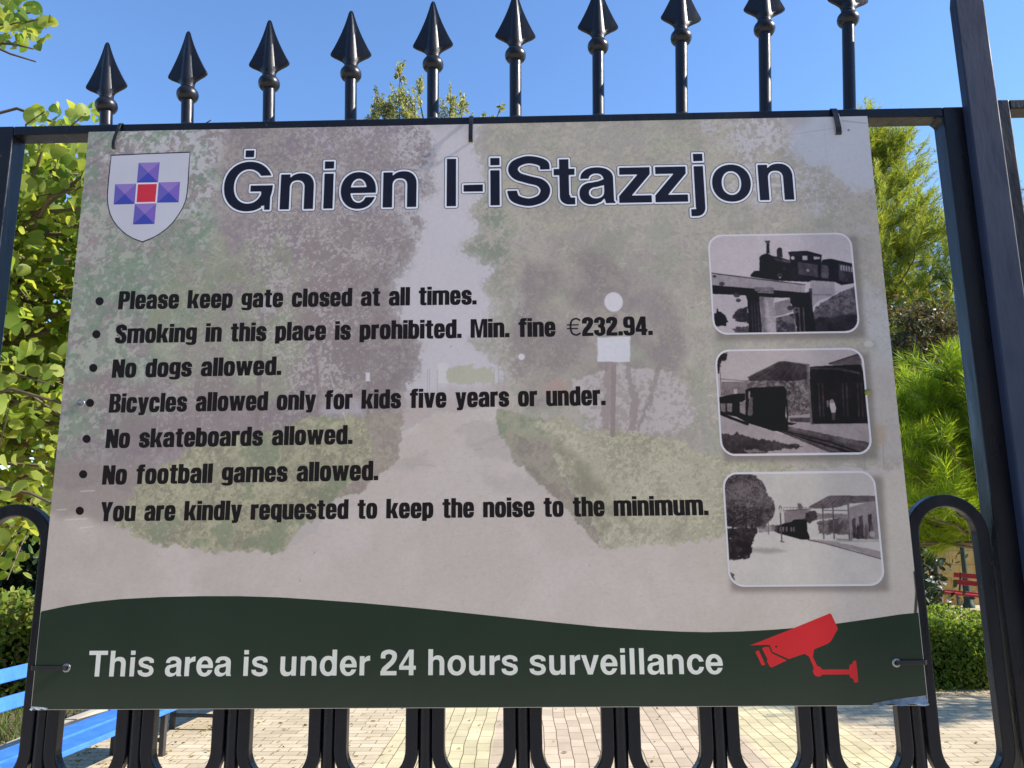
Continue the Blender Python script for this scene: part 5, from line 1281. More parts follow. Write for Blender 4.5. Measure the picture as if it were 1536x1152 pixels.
cv.dabs(PATH, 45, [(140, 132, 124), (146, 138, 120)], (2, 5), (0, 0.4), 0.5)
for q, c in (([(680, 640), (770, 634), (790, 660), (700, 668)], (152, 144, 142)), ([(690, 662), (800, 655), (830, 690), (720, 690)], (150, 142, 140)), ([(590, 690), (640, 680), (660, 700), (570, 712)], (152, 143, 140)), ([(720, 715), (830, 712), (850, 740), (740, 742)], (156, 148, 146))):
    k = cv.mask(q, 8, 14, 1); cv.dabs(k, 700, [c], (6, 16), (0, 0.08), 0.6); cv.fill(k, c, 0.35)
for k in range(9):
    cv.line([(690 + 16 * k, 760), (640 + 52 * k, 940)], (160, 152, 150), 0.8, 0.35)
SHD = cv.mask([(60, 690), (260, 700), (330, 740), (300, 800), (200, 790), (60, 770)], 8, 20, 5)
cv.fill(SHD, (137, 127, 122), 0.8)
# hedges
LH = cv.mask([(210, 720), (300, 668), (430, 642), (480, 622), (552, 628), (558, 655), (560, 700), (520, 740), (440, 800), (420, 828), (330, 830), (250, 818), (170, 790)], 6, 16, 0, 2)
cv.tone(LH, (140, 136, 116), (154, 151, 126), 24, 0.4, 0.6)
cv.speck(LH, (166, 162, 134), 5, 40, 0.34, 0.75)
cv.speck(LH, (122, 118, 102), 5, 34, 0.24, 0.65)
cv.tone(LH, None, (118, 128, 104), 36, 0.56, 0.64, 0.7)
cv.dabs(LH, 3500, [(170, 168, 136), (156, 156, 122), (122, 118, 100), (134, 138, 108)], (1.5, 5), None, 0.6)
k = cv.mask([(548, 628), (600, 618), (597, 690), (535, 740), (500, 748), (556, 690)], 5, 12, 0, 1)
cv.tone(k, (140, 129, 122), (147, 137, 126), 26); cv.speck(k, (130, 120, 113), 5, 22, 0.3, 0.6); cv.speck(k, (156, 149, 130), 5, 22, 0.18, 0.6); cv.dabs(k, 500, [(150, 140, 122), (118, 106, 102)], (1, 4), None, 0.5)
RG = cv.mask([(742, 618), (770, 622), (850, 640), (850, 680), (780, 690), (752, 660)], 5, 14, 0, 1)
cv.tone(RG, (126, 133, 114), (142, 143, 122), 18)
cv.speck(RG, (152, 150, 128), 5, 20, 0.25, 0.6)
RD = cv.mask([(756, 655), (830, 660), (850, 720), (897, 800), (906, 826), (880, 804), (830, 745), (770, 690)], 5, 12, 0, 1)
cv.tone(RD, (136, 127, 119), (144, 137, 124), 26)
cv.speck(RD, (126, 120, 108), 5, 24, 0.3, 0.6)
cv.speck(RD, (152, 147, 128), 5, 24, 0.15, 0.6)
RH = cv.mask([(795, 635), (855, 630), (870, 650), (950, 650), (980, 662), (1000, 658), (1080, 690), (1200, 700), (1180, 730), (1100, 800), (1085, 812), (980, 822), (906, 826), (892, 790), (840, 710), (826, 660)], 6, 16, 0, 2)
cv.tone(RH, (154, 151, 130), (162, 159, 138), 26, 0.4, 0.6)
cv.speck(RH, (174, 170, 147), 5, 40, 0.34, 0.75)
cv.speck(RH, (134, 129, 112), 5, 34, 0.20, 0.6)
cv.tone(RH * cv.mask([(826, 660), (860, 680), (960, 800), (906, 830), (880, 790)], 8, 14, 5), None, (126, 122, 106), 30, 0.3, 0.5, 0.8)
cv.dabs(RH, 4000, [(174, 172, 140), (160, 160, 128), (126, 122, 104), (140, 140, 112)], (1.5, 5), None, 0.6)
cv.dabs(RH * cv.mask([(890, 740), (1180, 740), (1100, 830), (880, 830)], 6, 12, 3), 2200, [(152, 150, 122), (128, 124, 104), (164, 160, 130)], (4, 10), (-1.57, 0.4), 0.5)
cv.poly([(1290, 530), (1350, 540), (1385, 690), (1310, 690)], (164, 158, 156), 0.6, 4, 20, 6)
for x in (1296, 1324): cv.line([(x, 670), (x + 1, 706)], (132, 124, 118), 1.6, 0.7)
cv.line([(1180, 688), (1300, 706)], (140, 132, 126), 1.2, 0.6)
cv.poly([(1310, 640), (1328, 640), (1328, 672), (1310, 672)], (158, 136, 112), 0.6, 2, 6, 1)
# lamp post with a plaque
cv.line([(921, 476), (918, 655)], (133, 119, 119), 8, 0.9)
cv.disc((919, 455), 15.5, (189, 187, 193), 1, 17)
cv.poly([(895, 508), (944, 507), (944, 545), (895, 545)], (187, 187, 195))
cv.disc((781, 537), 5.5, (190, 187, 194))
cv.disc((405, 449), 10, (176, 173, 180), 0.5)
# printed drop shadows of the small pictures
PICS = {1: [(1060.5, 355.4), (1276, 351), (1288.5, 502), (1067.5, 505)], 2: [(1071, 527.6), (1293.5, 524), (1308, 684.8), (1080, 687)], 3: [(1083.4, 710.5), (1314.5, 709.5), (1324.8, 883), (1091.7, 882.4)]}
for q in PICS.values():
    cv.fill(cv.mask([(x + 5 + (4 if x > 1200 else 0), y + (8 if y > 450 else 6)) for x, y in q], 0, 14, 2.4), (112, 104, 98), 0.75)
# rain streaks and grime washed down the sheet
for k_ in range(46):
    x_ = rng.uniform(135, 1330); y0_ = rng.choice([186.0, 200.0, rng.uniform(250, 700)]); l_ = rng.uniform(40, 260)
    cv.line([(x_ - (x_ - 720) * 0.0, y0_), (x_ + (x_ - 716) * 0.00016 * l_, y0_ + l_)], (rng.choice([118, 190]),) * 3, rng.uniform(0.8, 2.4), rng.uniform(0.04, 0.12))
cv.fill(np.clip(fbm(CH, CW, 60, 77, 4) * 2.2 - 1.15, 0, 1) * np.clip((40 - cv.Y) / 40, 0, 1), (120, 116, 112), 0.5)
for k_ in range(70): cv.disc((rng.uniform(100, 1360), rng.uniform(200, 900)), rng.uniform(0.6, 1.4), (rng.choice([96, 196]),) * 3, 0.5)
# wear: scuffs, chips, black peeled streak
for x0, y0, x1, y1 in ((495, 566, 500, 583), (514, 620, 519, 636), (120, 737, 141, 736), (85, 765, 98, 764), (120, 792, 139, 790), (95, 780, 130, 778)):
    cv.line([(x0, y0), (x1, y1)], (196, 192, 190), 1.5, 0.65)
cv.line([(1372, 862), (1375, 890), (1373, 925)], (40, 34, 34), 4.5, 0.9)
cv.line([(1379, 880), (1380, 930)], (70, 62, 60), 2, 0.6)
cv.line([(1195, 190), (1180, 205), (1250, 195)], (120, 116, 118), 1.5, 0.3)
cv.line([(1262, 184), (1298, 188)], (90, 88, 92), 1.5, 0.5)
for c in ((1271, 198), (1215, 470), (112, 425)): cv.disc(c, 2, (60, 58, 60), 0.7)
cv.disc((1302, 519), 8, (178, 176, 172), 0.8, 5)
# faded ink: greens and mauves washed out, tones drawn together, then print grain
g_ = cv.a.mean(2, keepdims=True)
cv.a = g_ + (cv.a - g_) * 0.86
lo_ = cv.a.copy()
for k_ in range(3): lo_[..., k_] = cv.blur(cv.blur(cv.a[..., k_]))
tr_ = np.clip(cv.blur(cv.blur(np.maximum(np.maximum(LT, RT), np.maximum(LH, RH)))), 0, 1)[..., None]
cv.a = cv.a + (lo_ - cv.a) * 0.06 * tr_
f = fbm(CH, CW, 3, 991, 2)
cv.a += ((f - 0.5) * 8)[..., None]
cv.a += ((fbm(CH, CW, 120, 55, 3) - 0.5) * 10)[..., None]

M_INK = print_mat('printed_ink', None, 0.32, 0.35)
M_EDGE = speckled('sheet_edge', (0.55, 0.55, 0.53), (0.4, 0.4, 0.4), 80, 0.5)
MB().box((-SW / 2, 0.0004, SZ), (SW / 2, 0.0032, SZ + SH)).build('sheet', M_EDGE, sign)
ink_grid('printed_picture', cv, (0, 0), (SW, SH), 0.0, sign, M_INK)


# ---- flat printed shapes ---------------------------------------------------
def nest(loops):
    """groups of loop numbers: an outer outline followed by the holes inside it"""
    def inside(p, Q):
        c = False
        for (x0, y0), (x1, y1) in zip(Q, np.roll(Q, -1, 0)):
            if (y0 > p[1]) != (y1 > p[1]) and p[0] < x0 + (p[1] - y0) / (y1 - y0) * (x1 - x0): c = not c
        return c
    L = [np.asarray(l, dtype=float) for l in loops]
    par = [[j for j in range(len(L)) if j != i and inside(L[i][0], L[j])] for i in range(len(L))]
    return [[i] + [k for k in range(len(L)) if i in par[k] and len(par[k]) % 2] for i in range(len(L)) if len(par[i]) % 2 == 0]


def flat(name, loops_list, mat, y, parent, step=0.0):
    """each entry of loops_list (a list of closed loops, holes included) becomes filled flat ink"""
    V, F = [], []
    for n, loops in enumerate(loops_list):
        P = np.vstack([np.asarray(l, dtype=float) for l in loops]); k = len(V)
        tri = []
        for grp in nest(loops):
            idx = np.concatenate([np.arange(len(loops[j])) + sum(len(l) for l in loops[:j]) for j in grp])
            for t in tessellate_polygon([[Vector((p[0] * 100, p[1] * 100, 0)) for p in loops[j]] for j in grp]):
                tri.append(tuple(int(idx[i]) for i in t))
        V += [(p[0] - SW / 2, y - step * (n % 3), p[1]) for p in P]
        for t in tri:
            (ax, ay), (bx, by), (cx, cy) = P[list(t)]
            ar = (bx - ax) * (cy - ay) - (by - ay) * (cx - ax)
            if abs(ar) < 1e-14: continue
            F.append(tuple(i + k for i in (t if ar > 0 else t[::-1])))
    me = bpy.data.meshes.new(name)
    me.from_pydata(V, [], F)
    return link(name, me, mat, parent)


def near(poly, sub=1): return [S(poly)]


GL = {}
for row in GLYPHS.strip().split('\n'):
    k, adv, d = row.split('|')
    GL[k] = (float(adv), [np.array([[float(c) for c in p.split(',')] for p in l.split()]) for l in d.split(';')])


def lettering(name, text, st, x0, yb0, x1, yb1, cap, mat, y, space, track, capu, first_pad=None, step=0.0):
    """text along a baseline running from the left edge of its first letter to the right edge of its last"""
    a, b = S([(x0, yb0), (x1, yb1)])
    pen, glyphs = 0.0, []
    lo = hi = None
    for ch in text:
        if ch == ' ': pen += space + track; continue
        adv, loops = GL[st + ch]
        base_k = first_pad + ch if first_pad else st + ch
        xs = np.concatenate([l[:, 0] for l in GL[base_k][1]])
        if lo is None: lo = pen + xs.min()
        hi = pen + xs.max()
        glyphs.append((pen, loops)); pen += adv + track
    kx = (b[0] - a[0]) / (hi - lo)
    c = S([(x0, yb0 - cap)])[0]
    ky = (c[1] - a[1]) / capu
    sl = (b[1] - a[1]) / (b[0] - a[0])
    out = []
    for pen, loops in glyphs:
        r = []
        for l in loops:
            X = a[0] + (l[:, 0] + pen - lo) * kx
            r.append(np.column_stack([X, a[1] + (X - a[0]) * sl + l[:, 1] * ky]))
        out.append(r)
    return flat(name, out, mat, y, sign, step)


NAVY, PALE, DARKRIM, BLACK = print_mat('navy_ink', ink((17, 18, 34))), print_mat('pale_ink', ink((198, 197, 207))), print_mat('rim_ink', ink((62, 60, 74))), print_mat('black_ink', ink((20, 15, 18)))
tt = ('Ġnien l-iStazzjon', 332, 317, 1190, 302.5, 71.5)
for nm, st, m, y in (('title_rim', 'K', DARKRIM, -0.00003), ('title_outline', 'W', PALE, -0.00006), ('title_lettering', 'I', NAVY, -0.00009)):
    lettering(nm, tt[0], st, *tt[1:], m, y, 278, 0, 718, 'I', 0.000006)
RULES = [('Please keep gate closed at all times.', 175.5, 464, 713.5, 458, 26.8), ('Smoking in this place is prohibited. Min. fine €232.94.', 170.7, 515, 978, 504.5, 27.4),
         ('No dogs allowed.', 166.2, 566.7, 420.5, 563, 27.2), ('Bicycles allowed only for kids five years or under.', 161.8, 619, 907.5, 609.5, 28),
         ('No skateboards allowed.', 157, 672.2, 527.7, 667, 28), ('No football games allowed.', 152, 727, 566.5, 721.3, 28.6),
         ('You are kindly requested to keep the noise to the minimum.', 149, 782, 1062.5, 775, 28.6)]
BUL = [(148, 452), (143.3, 501.5), (138.8, 552), (134, 604.5), (129, 658.5), (124, 711.5), (119, 766.3)]
for (t, x0, y0, x1, y1, cap), (bx, by) in zip(RULES, BUL):
    lettering('rule_lettering', t, 'C', x0, y0, x1, y1, cap, BLACK, -0.00003, 268, 36, 714)
    q = [(bx + 6.2 * math.cos(i * 0.2618), by + 6.2 * math.sin(i * 0.2618)) for i in range(24)]
    flat('bullet_point', [[S(q)]], BLACK, -0.00003, sign)
# dark green foot band with its swooping upper edge
M_GREEN = print_mat('dark_green_ink', ink((27, 41, 31)), 0.2, 0.5)
top = [(40, 922), (62, 917), (100, 909), (140, 903), (180, 899), (240, 896), (300, 894.8), (360, 895), (420, 897), (480, 901), (540, 905.5), (600, 911), (660, 917), (720, 923.5), (780, 930), (840, 936.5), (900, 942.5), (960, 947), (1020, 950), (1060, 951), (1110, 950), (1160, 947.5), (1210, 943.5), (1260, 938), (1310, 931), (1350, 925), (1380, 920)]
U_ = S(top); U_ = U_[(U_[:, 0] > 0.001) & (U_[:, 0] < SW - 0.001)]
loop = np.vstack([[[0.0006, 0.0006]], [[0.0006, U_[0, 1] - 0.002]], U_, [[SW - 0.0006, U_[-1, 1] + 0.002]], [[SW - 0.0006, 0.0006]]])
flat('green_band', [[loop]], M_GREEN, -0.00003, sign)
M_GREY = print_mat('pale_grey_ink', ink((186, 189, 184)))
lettering('surveillance_lettering', 'This area is under 24 hours surveillance', 'B', 131, 1015, 1085, 1013.7, 38.6, M_GREY, -0.00008, 278, 0, 718)
M_RED = print_mat('red_ink', ink((170, 33, 38)))
Z7 = lambda pts: S([(1100 + x / 4.8, 880 + y / 4.8) for x, y in pts])
hole = [(308 + 8 * math.cos(-i * 0.524), 446 + 8 * math.sin(-i * 0.524)) for i in range(12)]
parts = [[Z7([(118, 437), (260, 382), (400, 327), (550, 266), (692, 208), (704, 212), (742, 292), (752, 320), (702, 408), (682, 425), (582, 466), (574, 508), (572, 520), (604, 586), (626, 594), (640, 612), (834, 612), (838, 580), (858, 570), (862, 552), (884, 548), (892, 620), (900, 702), (874, 708), (864, 680), (842, 668), (836, 648), (640, 648), (628, 660), (608, 664), (584, 652), (572, 624), (580, 600), (545, 518), (512, 498), (398, 536), (282, 484), (262, 434), (240, 433)]), Z7(hole)],
         [Z7([(206, 460), (222, 448), (254, 447), (276, 494), (384, 545), (278, 596), (262, 590), (240, 548), (248, 540)])], [Z7([(158, 482), (182, 471), (230, 574), (206, 584)])]]
flat('camera_symbol', parts, M_RED, -0.00008, sign)
# crest
ZC = lambda pts: S([(130 + x / 6.4, 200 + y / 6.4) for x, y in pts])
shield = [(222, 206), (600, 192), (980, 178), (974, 330), (966, 480), (958, 570), (944, 650), (916, 718), (880, 780), (824, 858), (760, 922), (700, 966), (640, 1003), (525, 1052), (430, 1014), (376, 982), (328, 945), (280, 896), (238, 838), (212, 784), (194, 720), (184, 650), (183, 590), (192, 470), (206, 330)]
crest = flat('crest', [[ZC(shield)]], print_mat('crest_line_ink', ink((34, 34, 48))), -0.00003, sign)
inner = []
for i, (x, y) in enumerate(shield):
    (xa, ya), (xb, yb) = shield[i - 1], shield[(i + 1) % len(shield)]
    tx, ty = xb - xa, yb - ya; l = math.hypot(tx, ty); nx, ny = -ty / l, tx / l
    kk = 9.5 * (1.35 if i in (0, 2, 13) else 1.0)
    inner.append((x + nx * kk, y + ny * kk))
flat('shield_field', [[ZC(inner)]], print_mat('field_ink', ink((166, 168, 180))), -0.00006, crest)
blues = [print_mat('violet_ink', ink((122, 102, 164))), print_mat('violet_ink', ink((102, 84, 158))), print_mat('blue_ink', ink((52, 62, 146))), print_mat('violet_ink', ink((86, 80, 152)))]
for q in ([(487, 285), (690, 280), (672, 472), (470, 475)], [(262, 490), (465, 485), (448, 680), (247, 685)], [(680, 473), (885, 468), (872, 665), (665, 668)], [(452, 680), (657, 675), (640, 872), (433, 877)]):
    P = ZC(q); c = P.mean(0)
    V = [tuple(p) for p in sxyz(np.vstack([P, c]), -0.00009) - np.array(SB)]
    me = bpy.data.meshes.new('blue_square'); me.from_pydata(V, [], [(1, 0, 4), (2, 1, 4), (3, 2, 4), (0, 3, 4)])
    for m in blues: me.materials.append(m)
    for i, p in enumerate(me.polygons): p.material_index = i
    link('blue_square', me, None, crest)
flat('square_border', [[ZC([(466, 480), (678, 474), (660, 672), (452, 678)])]], print_mat('white_ink', ink((190, 184, 196))), -0.00010, crest)
flat('red_square', [[ZC([(480, 492), (663, 488), (647, 660), (468, 663)])]], print_mat('crimson_ink', ink((172, 42, 58))), -0.00013, crest)


# ---- three small black and white pictures -------------------------------
def picture(n, label):
    q = S(PICS[n])
    u0, u1 = q[[0, 3], 0].mean(), q[[1, 2], 0].mean(); v1, v0 = q[:2, 1].mean(), q[2:, 1].mean()
    r = 0.021; b = 0.0026
    def rr(k, rad):
        out = []
        for cxx, cyy, a0 in ((u1 - k - rad, v1 - k - rad, 0), (u0 + k + rad, v1 - k - rad, 90), (u0 + k + rad, v0 + k + rad, 180), (u1 - k - rad, v0 + k + rad, 270)):
            out += [(cxx + rad * math.cos(R(a0 + t)), cyy + rad * math.sin(R(a0 + t))) for t in range(0, 91, 9)]
        return np.array(out)
    fr = flat('picture_frame', [[rr(0, r)]], print_mat('frame_ink', ink((184, 182, 188))), -0.00004, sign)
    fr['label'] = label
    w = 380; h = int(w * (v1 - v0 - 2 * b) / (u1 - u0 - 2 * b))
    a0, a1, c0, c1 = u0 + b, u1 - b, v0 + b, v1 - b
    off = {1: (1040, 330), 2: (1050, 510), 3: (1060, 690)}[n]

    def fm(p):
        s_ = S([(off[0] + x / 5.12, off[1] + y / 5.12) for x, y in p])
        return np.column_stack([(s_[:, 0] - a0) / (a1 - a0) * (w - 1), (1 - (s_[:, 1] - c0) / (c1 - c0)) * (h - 1)])
    c = Canvas(h, w, fm, w / 1120.0)
    X, Y = np.meshgrid(np.linspace(a0, a1, w), np.linspace(c1, c0, h))
    rad = r - b
    dx = np.maximum(np.maximum(a0 + rad - X, X - (a1 - rad)), 0); dy = np.maximum(np.maximum(c0 + rad - Y, Y - (c1 - rad)), 0)
    return fr, c, (a0, c0), (a1, c1), np.hypot(dx, dy) <= rad


def photo_tone(c):
    """old emulsion: soft edges, drifting mid tones, warm cast"""
    for _ in range(2):
        for k_ in range(3): c.a[..., k_] = c.blur1(c.a[..., k_])
    v = c.a.mean(2)
    mid = np.clip(1 - np.abs(v - 85) / 95, 0.2, 1)
    d_ = (fbm(c.h, c.w, 46, 301, 4, 0.6) - 0.5) * 56 + (fbm(c.h, c.w, 9, 302, 3, 0.7) - 0.5) * 40
    c.a += (d_ * mid)[..., None]
    c.a = np.clip((c.a - 22) * 1.1, 16, 190) * np.array([1.01, 0.99, 0.97])


G_ = lambda v: (v, v - 4, v + 4)
# 1: small tank engine crossing a girder bridge on a round stone pier
fr, c, p0, p1, keep = picture(1, 'old photograph of a steam engine on a bridge')
c.a[:] = G_(172)
c.poly([(120, 590), (440, 600), (440, 900), (120, 900)], G_(166), 1, 4, 60)
c.dabs(c.mask([(390, 255), (460, 255), (440, 300), (400, 310)], 6, 20, 2), 30, [G_(150)], (8, 24), (0.8, 0.3), 0.4)
k = c.mask([(150, 830), (150, 740), (170, 720), (180, 690), (190, 720), (235, 745), (262, 790), (240, 825), (190, 830)], 8, 30); c.fill(k, G_(34))
k = c.mask([(290, 760), (330, 700), (410, 680), (420, 800), (330, 790)], 12, 30); c.fill(k, G_(52)); c.dabs(k, 120, [G_(110)], (6, 20), None, 0.6)
k = c.mask([(280, 850), (420, 830), (430, 890), (330, 890)], 10, 30); c.fill(k, G_(90)); c.dabs(k, 120, [G_(150), G_(50)], (8, 30), (0, 0.2), 0.7)
c.poly([(610, 650), (730, 620), (760, 720), (610, 760)], G_(120), 1, 4, 50)
k = c.mask([(610, 770), (760, 730), (780, 890), (610, 890)], 4, 40); c.tone(k, G_(96), G_(64), 50); c.dabs(k, 300, [G_(125), G_(52)], (6, 20), (0, 0.4), 0.6)
# bank of rock at the right
k = c.mask([(930, 690), (1000, 640), (1110, 575), (1230, 525), (1290, 520), (1290, 890), (900, 890)], 6, 40)
c.tone(k, G_(104), G_(76), 40); c.dabs(k, 1300, [G_(132), G_(64), G_(112)], (8, 30), (-0.3, 0.5), 0.55)
k2 = c.mask([(880, 790), (1000, 760), (1280, 730), (1290, 890), (870, 890)], 8, 60, 5); c.fill(k2, G_(44), 0.85)
# piers
c.poly([(390, 570), (520, 560), (520, 885), (420, 885), (410, 640)], G_(38))
for x in (440, 462, 486): c.line([(x, 640), (x + 12, 880)], G_(72), 9, 0.7)
k = c.mask([(498, 560), (605, 556), (622, 700), (632, 885), (528, 885), (505, 700)], 1, 30); c.tone(k, G_(154), G_(136), 50); c.dabs(k, 260, [G_(100), G_(152)], (6, 16), None, 0.5)
c.fill(c.mask([(498, 560), (530, 558), (560, 885), (520, 885)], 2, 30, 5), G_(70), 0.5)
c.poly([(730, 620), (900, 560), (930, 880), (790, 880), (760, 700)], G_(34), 1, 4, 40)
for x in (770, 805, 838): c.line([(x, 690), (x + 10, 880)], G_(104), 12, 0.7)
c.disc((785, 705), 22, G_(96)); c.disc((785, 705), 14, G_(50))
c.poly([(890, 480), (960, 478), (1075, 490), (1080, 570), (1110, 550), (1060, 600), (960, 630), (910, 680), (890, 600)], G_(146))
c.line([(890, 588), (1050, 590)], G_(104), 8, 0.8)
c.poly([(880, 540), (905, 540), (905, 800), (880, 800)], G_(40), 0.8)
# girder
c.poly([(128, 420), (400, 455), (850, 512), (850, 572), (400, 535), (128, 512)], G_(142))
c.line([(128, 420), (400, 455), (850, 512)], G_(74), 9)
c.poly([(128, 512), (400, 535), (850, 572), (850, 615), (620, 610), (390, 592), (128, 580)], G_(34))
for i in range(9): c.line([(190 + 78 * i, 432 + 9.6 * i), (192 + 78 * i, 512 + 6 * i)], G_(122), 3, 0.6)
c.poly([(450, 533), (480, 528), (610, 532), (610, 566), (470, 562)], G_(112)); c.line([(490, 568), (608, 574)], G_(150), 9, 0.8)
# engine and coach
E0 = G_(38)
c.poly([(435, 430), (460, 405), (500, 402), (500, 300), (515, 283), (560, 268), (600, 290), (660, 300), (730, 325), (735, 300), (722, 268), (720, 258), (860, 250), (978, 282), (975, 345), (985, 320), (1050, 312), (1215, 350), (1228, 500), (1130, 515), (1080, 490), (900, 478), (880, 490), (640, 480), (430, 448)], E0)
c.poly([(553, 190), (575, 190), (578, 270), (553, 270)], G_(46)); c.poly([(540, 172), (582, 172), (578, 190), (548, 192)], G_(60))
c.poly([(632, 250), (640, 230), (658, 224), (674, 234), (678, 300), (634, 296)], G_(58))
c.poly([(600, 300), (740, 328), (740, 345), (640, 330)], G_(96), 0.8)
c.poly([(795, 335), (948, 360), (950, 455), (800, 430)], G_(74)); c.poly([(975, 356), (1030, 368), (1032, 466), (975, 456)], G_(80))
c.disc((872, 402), 13, G_(150), 0.8)
c.disc((756, 306), 15, G_(158)); c.poly([(830, 288), (868, 290), (868, 322), (832, 322)], G_(156)); c.poly([(915, 294), (966, 300), (966, 314), (918, 318)], G_(160))
c.poly([(1108, 350), (1215, 368), (1228, 500), (1112, 482)], G_(62))
for i in range(5): c.poly([(1122 + 20 * i, 360 + 4 * i), (1134 + 20 * i, 362 + 4 * i), (1136 + 20 * i, 404 + 3 * i), (1124 + 20 * i, 402 + 3 * i)], G_(140))
c.disc((656, 440), 17, G_(110)); c.disc((656, 440), 11, G_(30)); c.disc((690, 388), 12, G_(96), 0.6); c.disc((658, 455), 9, G_(140))
for p in ((155, 445, 14), (212, 503, 22), (326, 590, 26), (338, 630, 20), (738, 690, 26)): c.disc(p[:2], p[2], G_(60), 0.85, p[2] * 0.75)
c.a += ((fbm(c.h, c.w, 2.5, 5, 2) - 0.5) * 14)[..., None]
photo_tone(c)
ink_grid('picture_print', c, p0, p1, -0.00008, fr, M_INK, keep)

# 2: engine standing at a covered platform
W_ = lambda v: (v + 2, v - 4, v)
fr, c, p0, p1, keep = picture(2, 'old photograph of an engine under a station canopy')
c.a[:] = W_(164)
c.poly([(160, 335), (360, 330), (360, 440), (160, 440)], W_(112)); c.line([(150, 312), (360, 328)], W_(96), 5); c.poly([(255, 390), (280, 390), (280, 425), (255, 425)], W_(160))
k = c.mask([(118, 105), (215, 105), (195, 160), (160, 180), (140, 270), (120, 260)], 10, 30); c.fill(k, W_(50)); c.dabs(k, 80, [W_(150)], (6, 16), None, 0.7)
c.line([(150, 260), (158, 460)], W_(90), 5)
k = c.mask([(360, 320), (840, 320), (840, 600), (660, 600), (640, 420), (360, 400)], 6, 30); c.tone(k, W_(84), W_(120), 24, 0.45, 0.55); c.dabs(k, 700, [W_(150), W_(46), W_(130)], (8, 24), None, 0.75)
# platform
c.poly([(660, 600), (860, 580), (860, 660), (1290, 652), (1310, 820), (1000, 740), (660, 680)], W_(142), 1, 2, 30)
c.poly([(680, 612), (840, 610), (840, 650), (690, 640)], W_(70)); c.poly([(640, 640), (740, 655), (700, 668), (640, 664)], W_(40))
# building in the dark under the roof
c.poly([(835, 220), (1230, 200), (1260, 300), (1290, 655), (850, 660)], W_(36))
c.poly([(985, 196), (1215, 120), (1235, 190), (1230, 205), (985, 205)], W_(96), 1, 2, 20); c.line([(985, 196), (1215, 122)], W_(60), 7)
c.poly([(835, 240), (1060, 246), (1220, 280), (1220, 262), (1060, 226), (835, 222)], W_(78), 0.8)
for x in (905, 935, 1090, 1120, 1205, 1235, 1262): c.line([(x, 350), (x + 12, 600)], W_(78), 12, 0.6)
for x in (870, 1165): c.poly([(x, 410), (x + 30, 410), (x + 42, 640), (x + 6, 640)], W_(22))
c.poly([(990, 480), (1010, 470), (1030, 500), (1042, 540), (1035, 575), (1005, 575), (992, 530)], W_(168)); c.disc((1008, 486), 15, W_(120)); c.poly([(1004, 572), (1036, 572), (1034, 632), (1010, 632)], W_(74))
c.poly([(968, 480), (982, 480), (984, 530), (970, 530)], W_(130), 0.8)
# canopy
c.poly([(360, 300), (600, 180), (640, 178), (830, 206), (830, 318), (680, 330), (520, 325), (380, 330)], W_(62))
for i in range(6): c.line([(400 + 60 * i, 300), (610 + 30 * i, 190)], W_(92), 5, 0.55)
c.line([(360, 300), (600, 182), (640, 178), (835, 205)], W_(96), 7)
c.line([(820, 205), (832, 400), (852, 655)], W_(98), 17)
# ground left, track
c.poly([(125, 590), (260, 625), (520, 705), (760, 780), (1000, 885), (1000, 920), (120, 920)], W_(146), 1, 3, 40)
k = c.mask([(150, 740), (280, 735), (420, 770), (600, 790), (800, 830), (700, 850), (520, 870), (500, 900), (160, 900)], 14, 40); c.fill(k, W_(54), 0.92)
k = c.mask([(330, 855), (430, 850), (510, 880), (380, 885)], 8, 20); c.fill(k, W_(134), 0.8)
c.poly([(560, 700), (680, 680), (1000, 745), (1310, 810), (1310, 890), (1190, 895), (1000, 885)], W_(76), 1, 2, 30)
c.poly([(680, 684), (1000, 745), (1300, 806), (1300, 850), (1080, 800), (700, 706)], W_(88), 1, 4, 24); c.dabs(c.mask([(680, 684), (1300, 806), (1300, 850), (700, 706)], 2, 20), 140, [W_(56), W_(128)], (6, 20), (1.2, 0.4), 0.7)
c.line([(600, 712), (1180, 888)], W_(34), 12); c.line([(640, 712), (1000, 800), (1240, 885)], W_(30), 9)
c.line([(620, 716), (1100, 890)], W_(120), 4, 0.7)
# engine, wagons
c.poly([(135, 455), (255, 428), (340, 425), (350, 600), (260, 600), (140, 575)], W_(30))
for x in (150, 200): c.poly([(x, 500), (x + 42, 498), (x + 40, 570), (x + 4, 560)], W_(112))
c.poly([(300, 490), (350, 488), (352, 600), (300, 590)], W_(120)); c.poly([(300, 500), (350, 470), (350, 488), (300, 492)], W_(150))
c.poly([(345, 395), (385, 380), (640, 370), (660, 400), (650, 600), (672, 640), (672, 710), (560, 714), (360, 650), (270, 600), (280, 560), (345, 590)], W_(22))
c.poly([(372, 450), (400, 455), (402, 585), (380, 600), (360, 590)], W_(96)); c.poly([(365, 410), (380, 405), (380, 460), (365, 470)], W_(130))
c.line([(405, 455), (640, 455)], W_(38), 6); c.line([(150, 580), (360, 660)], W_(24), 20)
c.line([(660, 470), (668, 625)], W_(28), 10)
c.a += ((fbm(c.h, c.w, 2.5, 6, 2) - 0.5) * 12)[..., None]
photo_tone(c)
ink_grid('picture_print', c, p0, p1, -0.00008, fr, M_INK, keep)

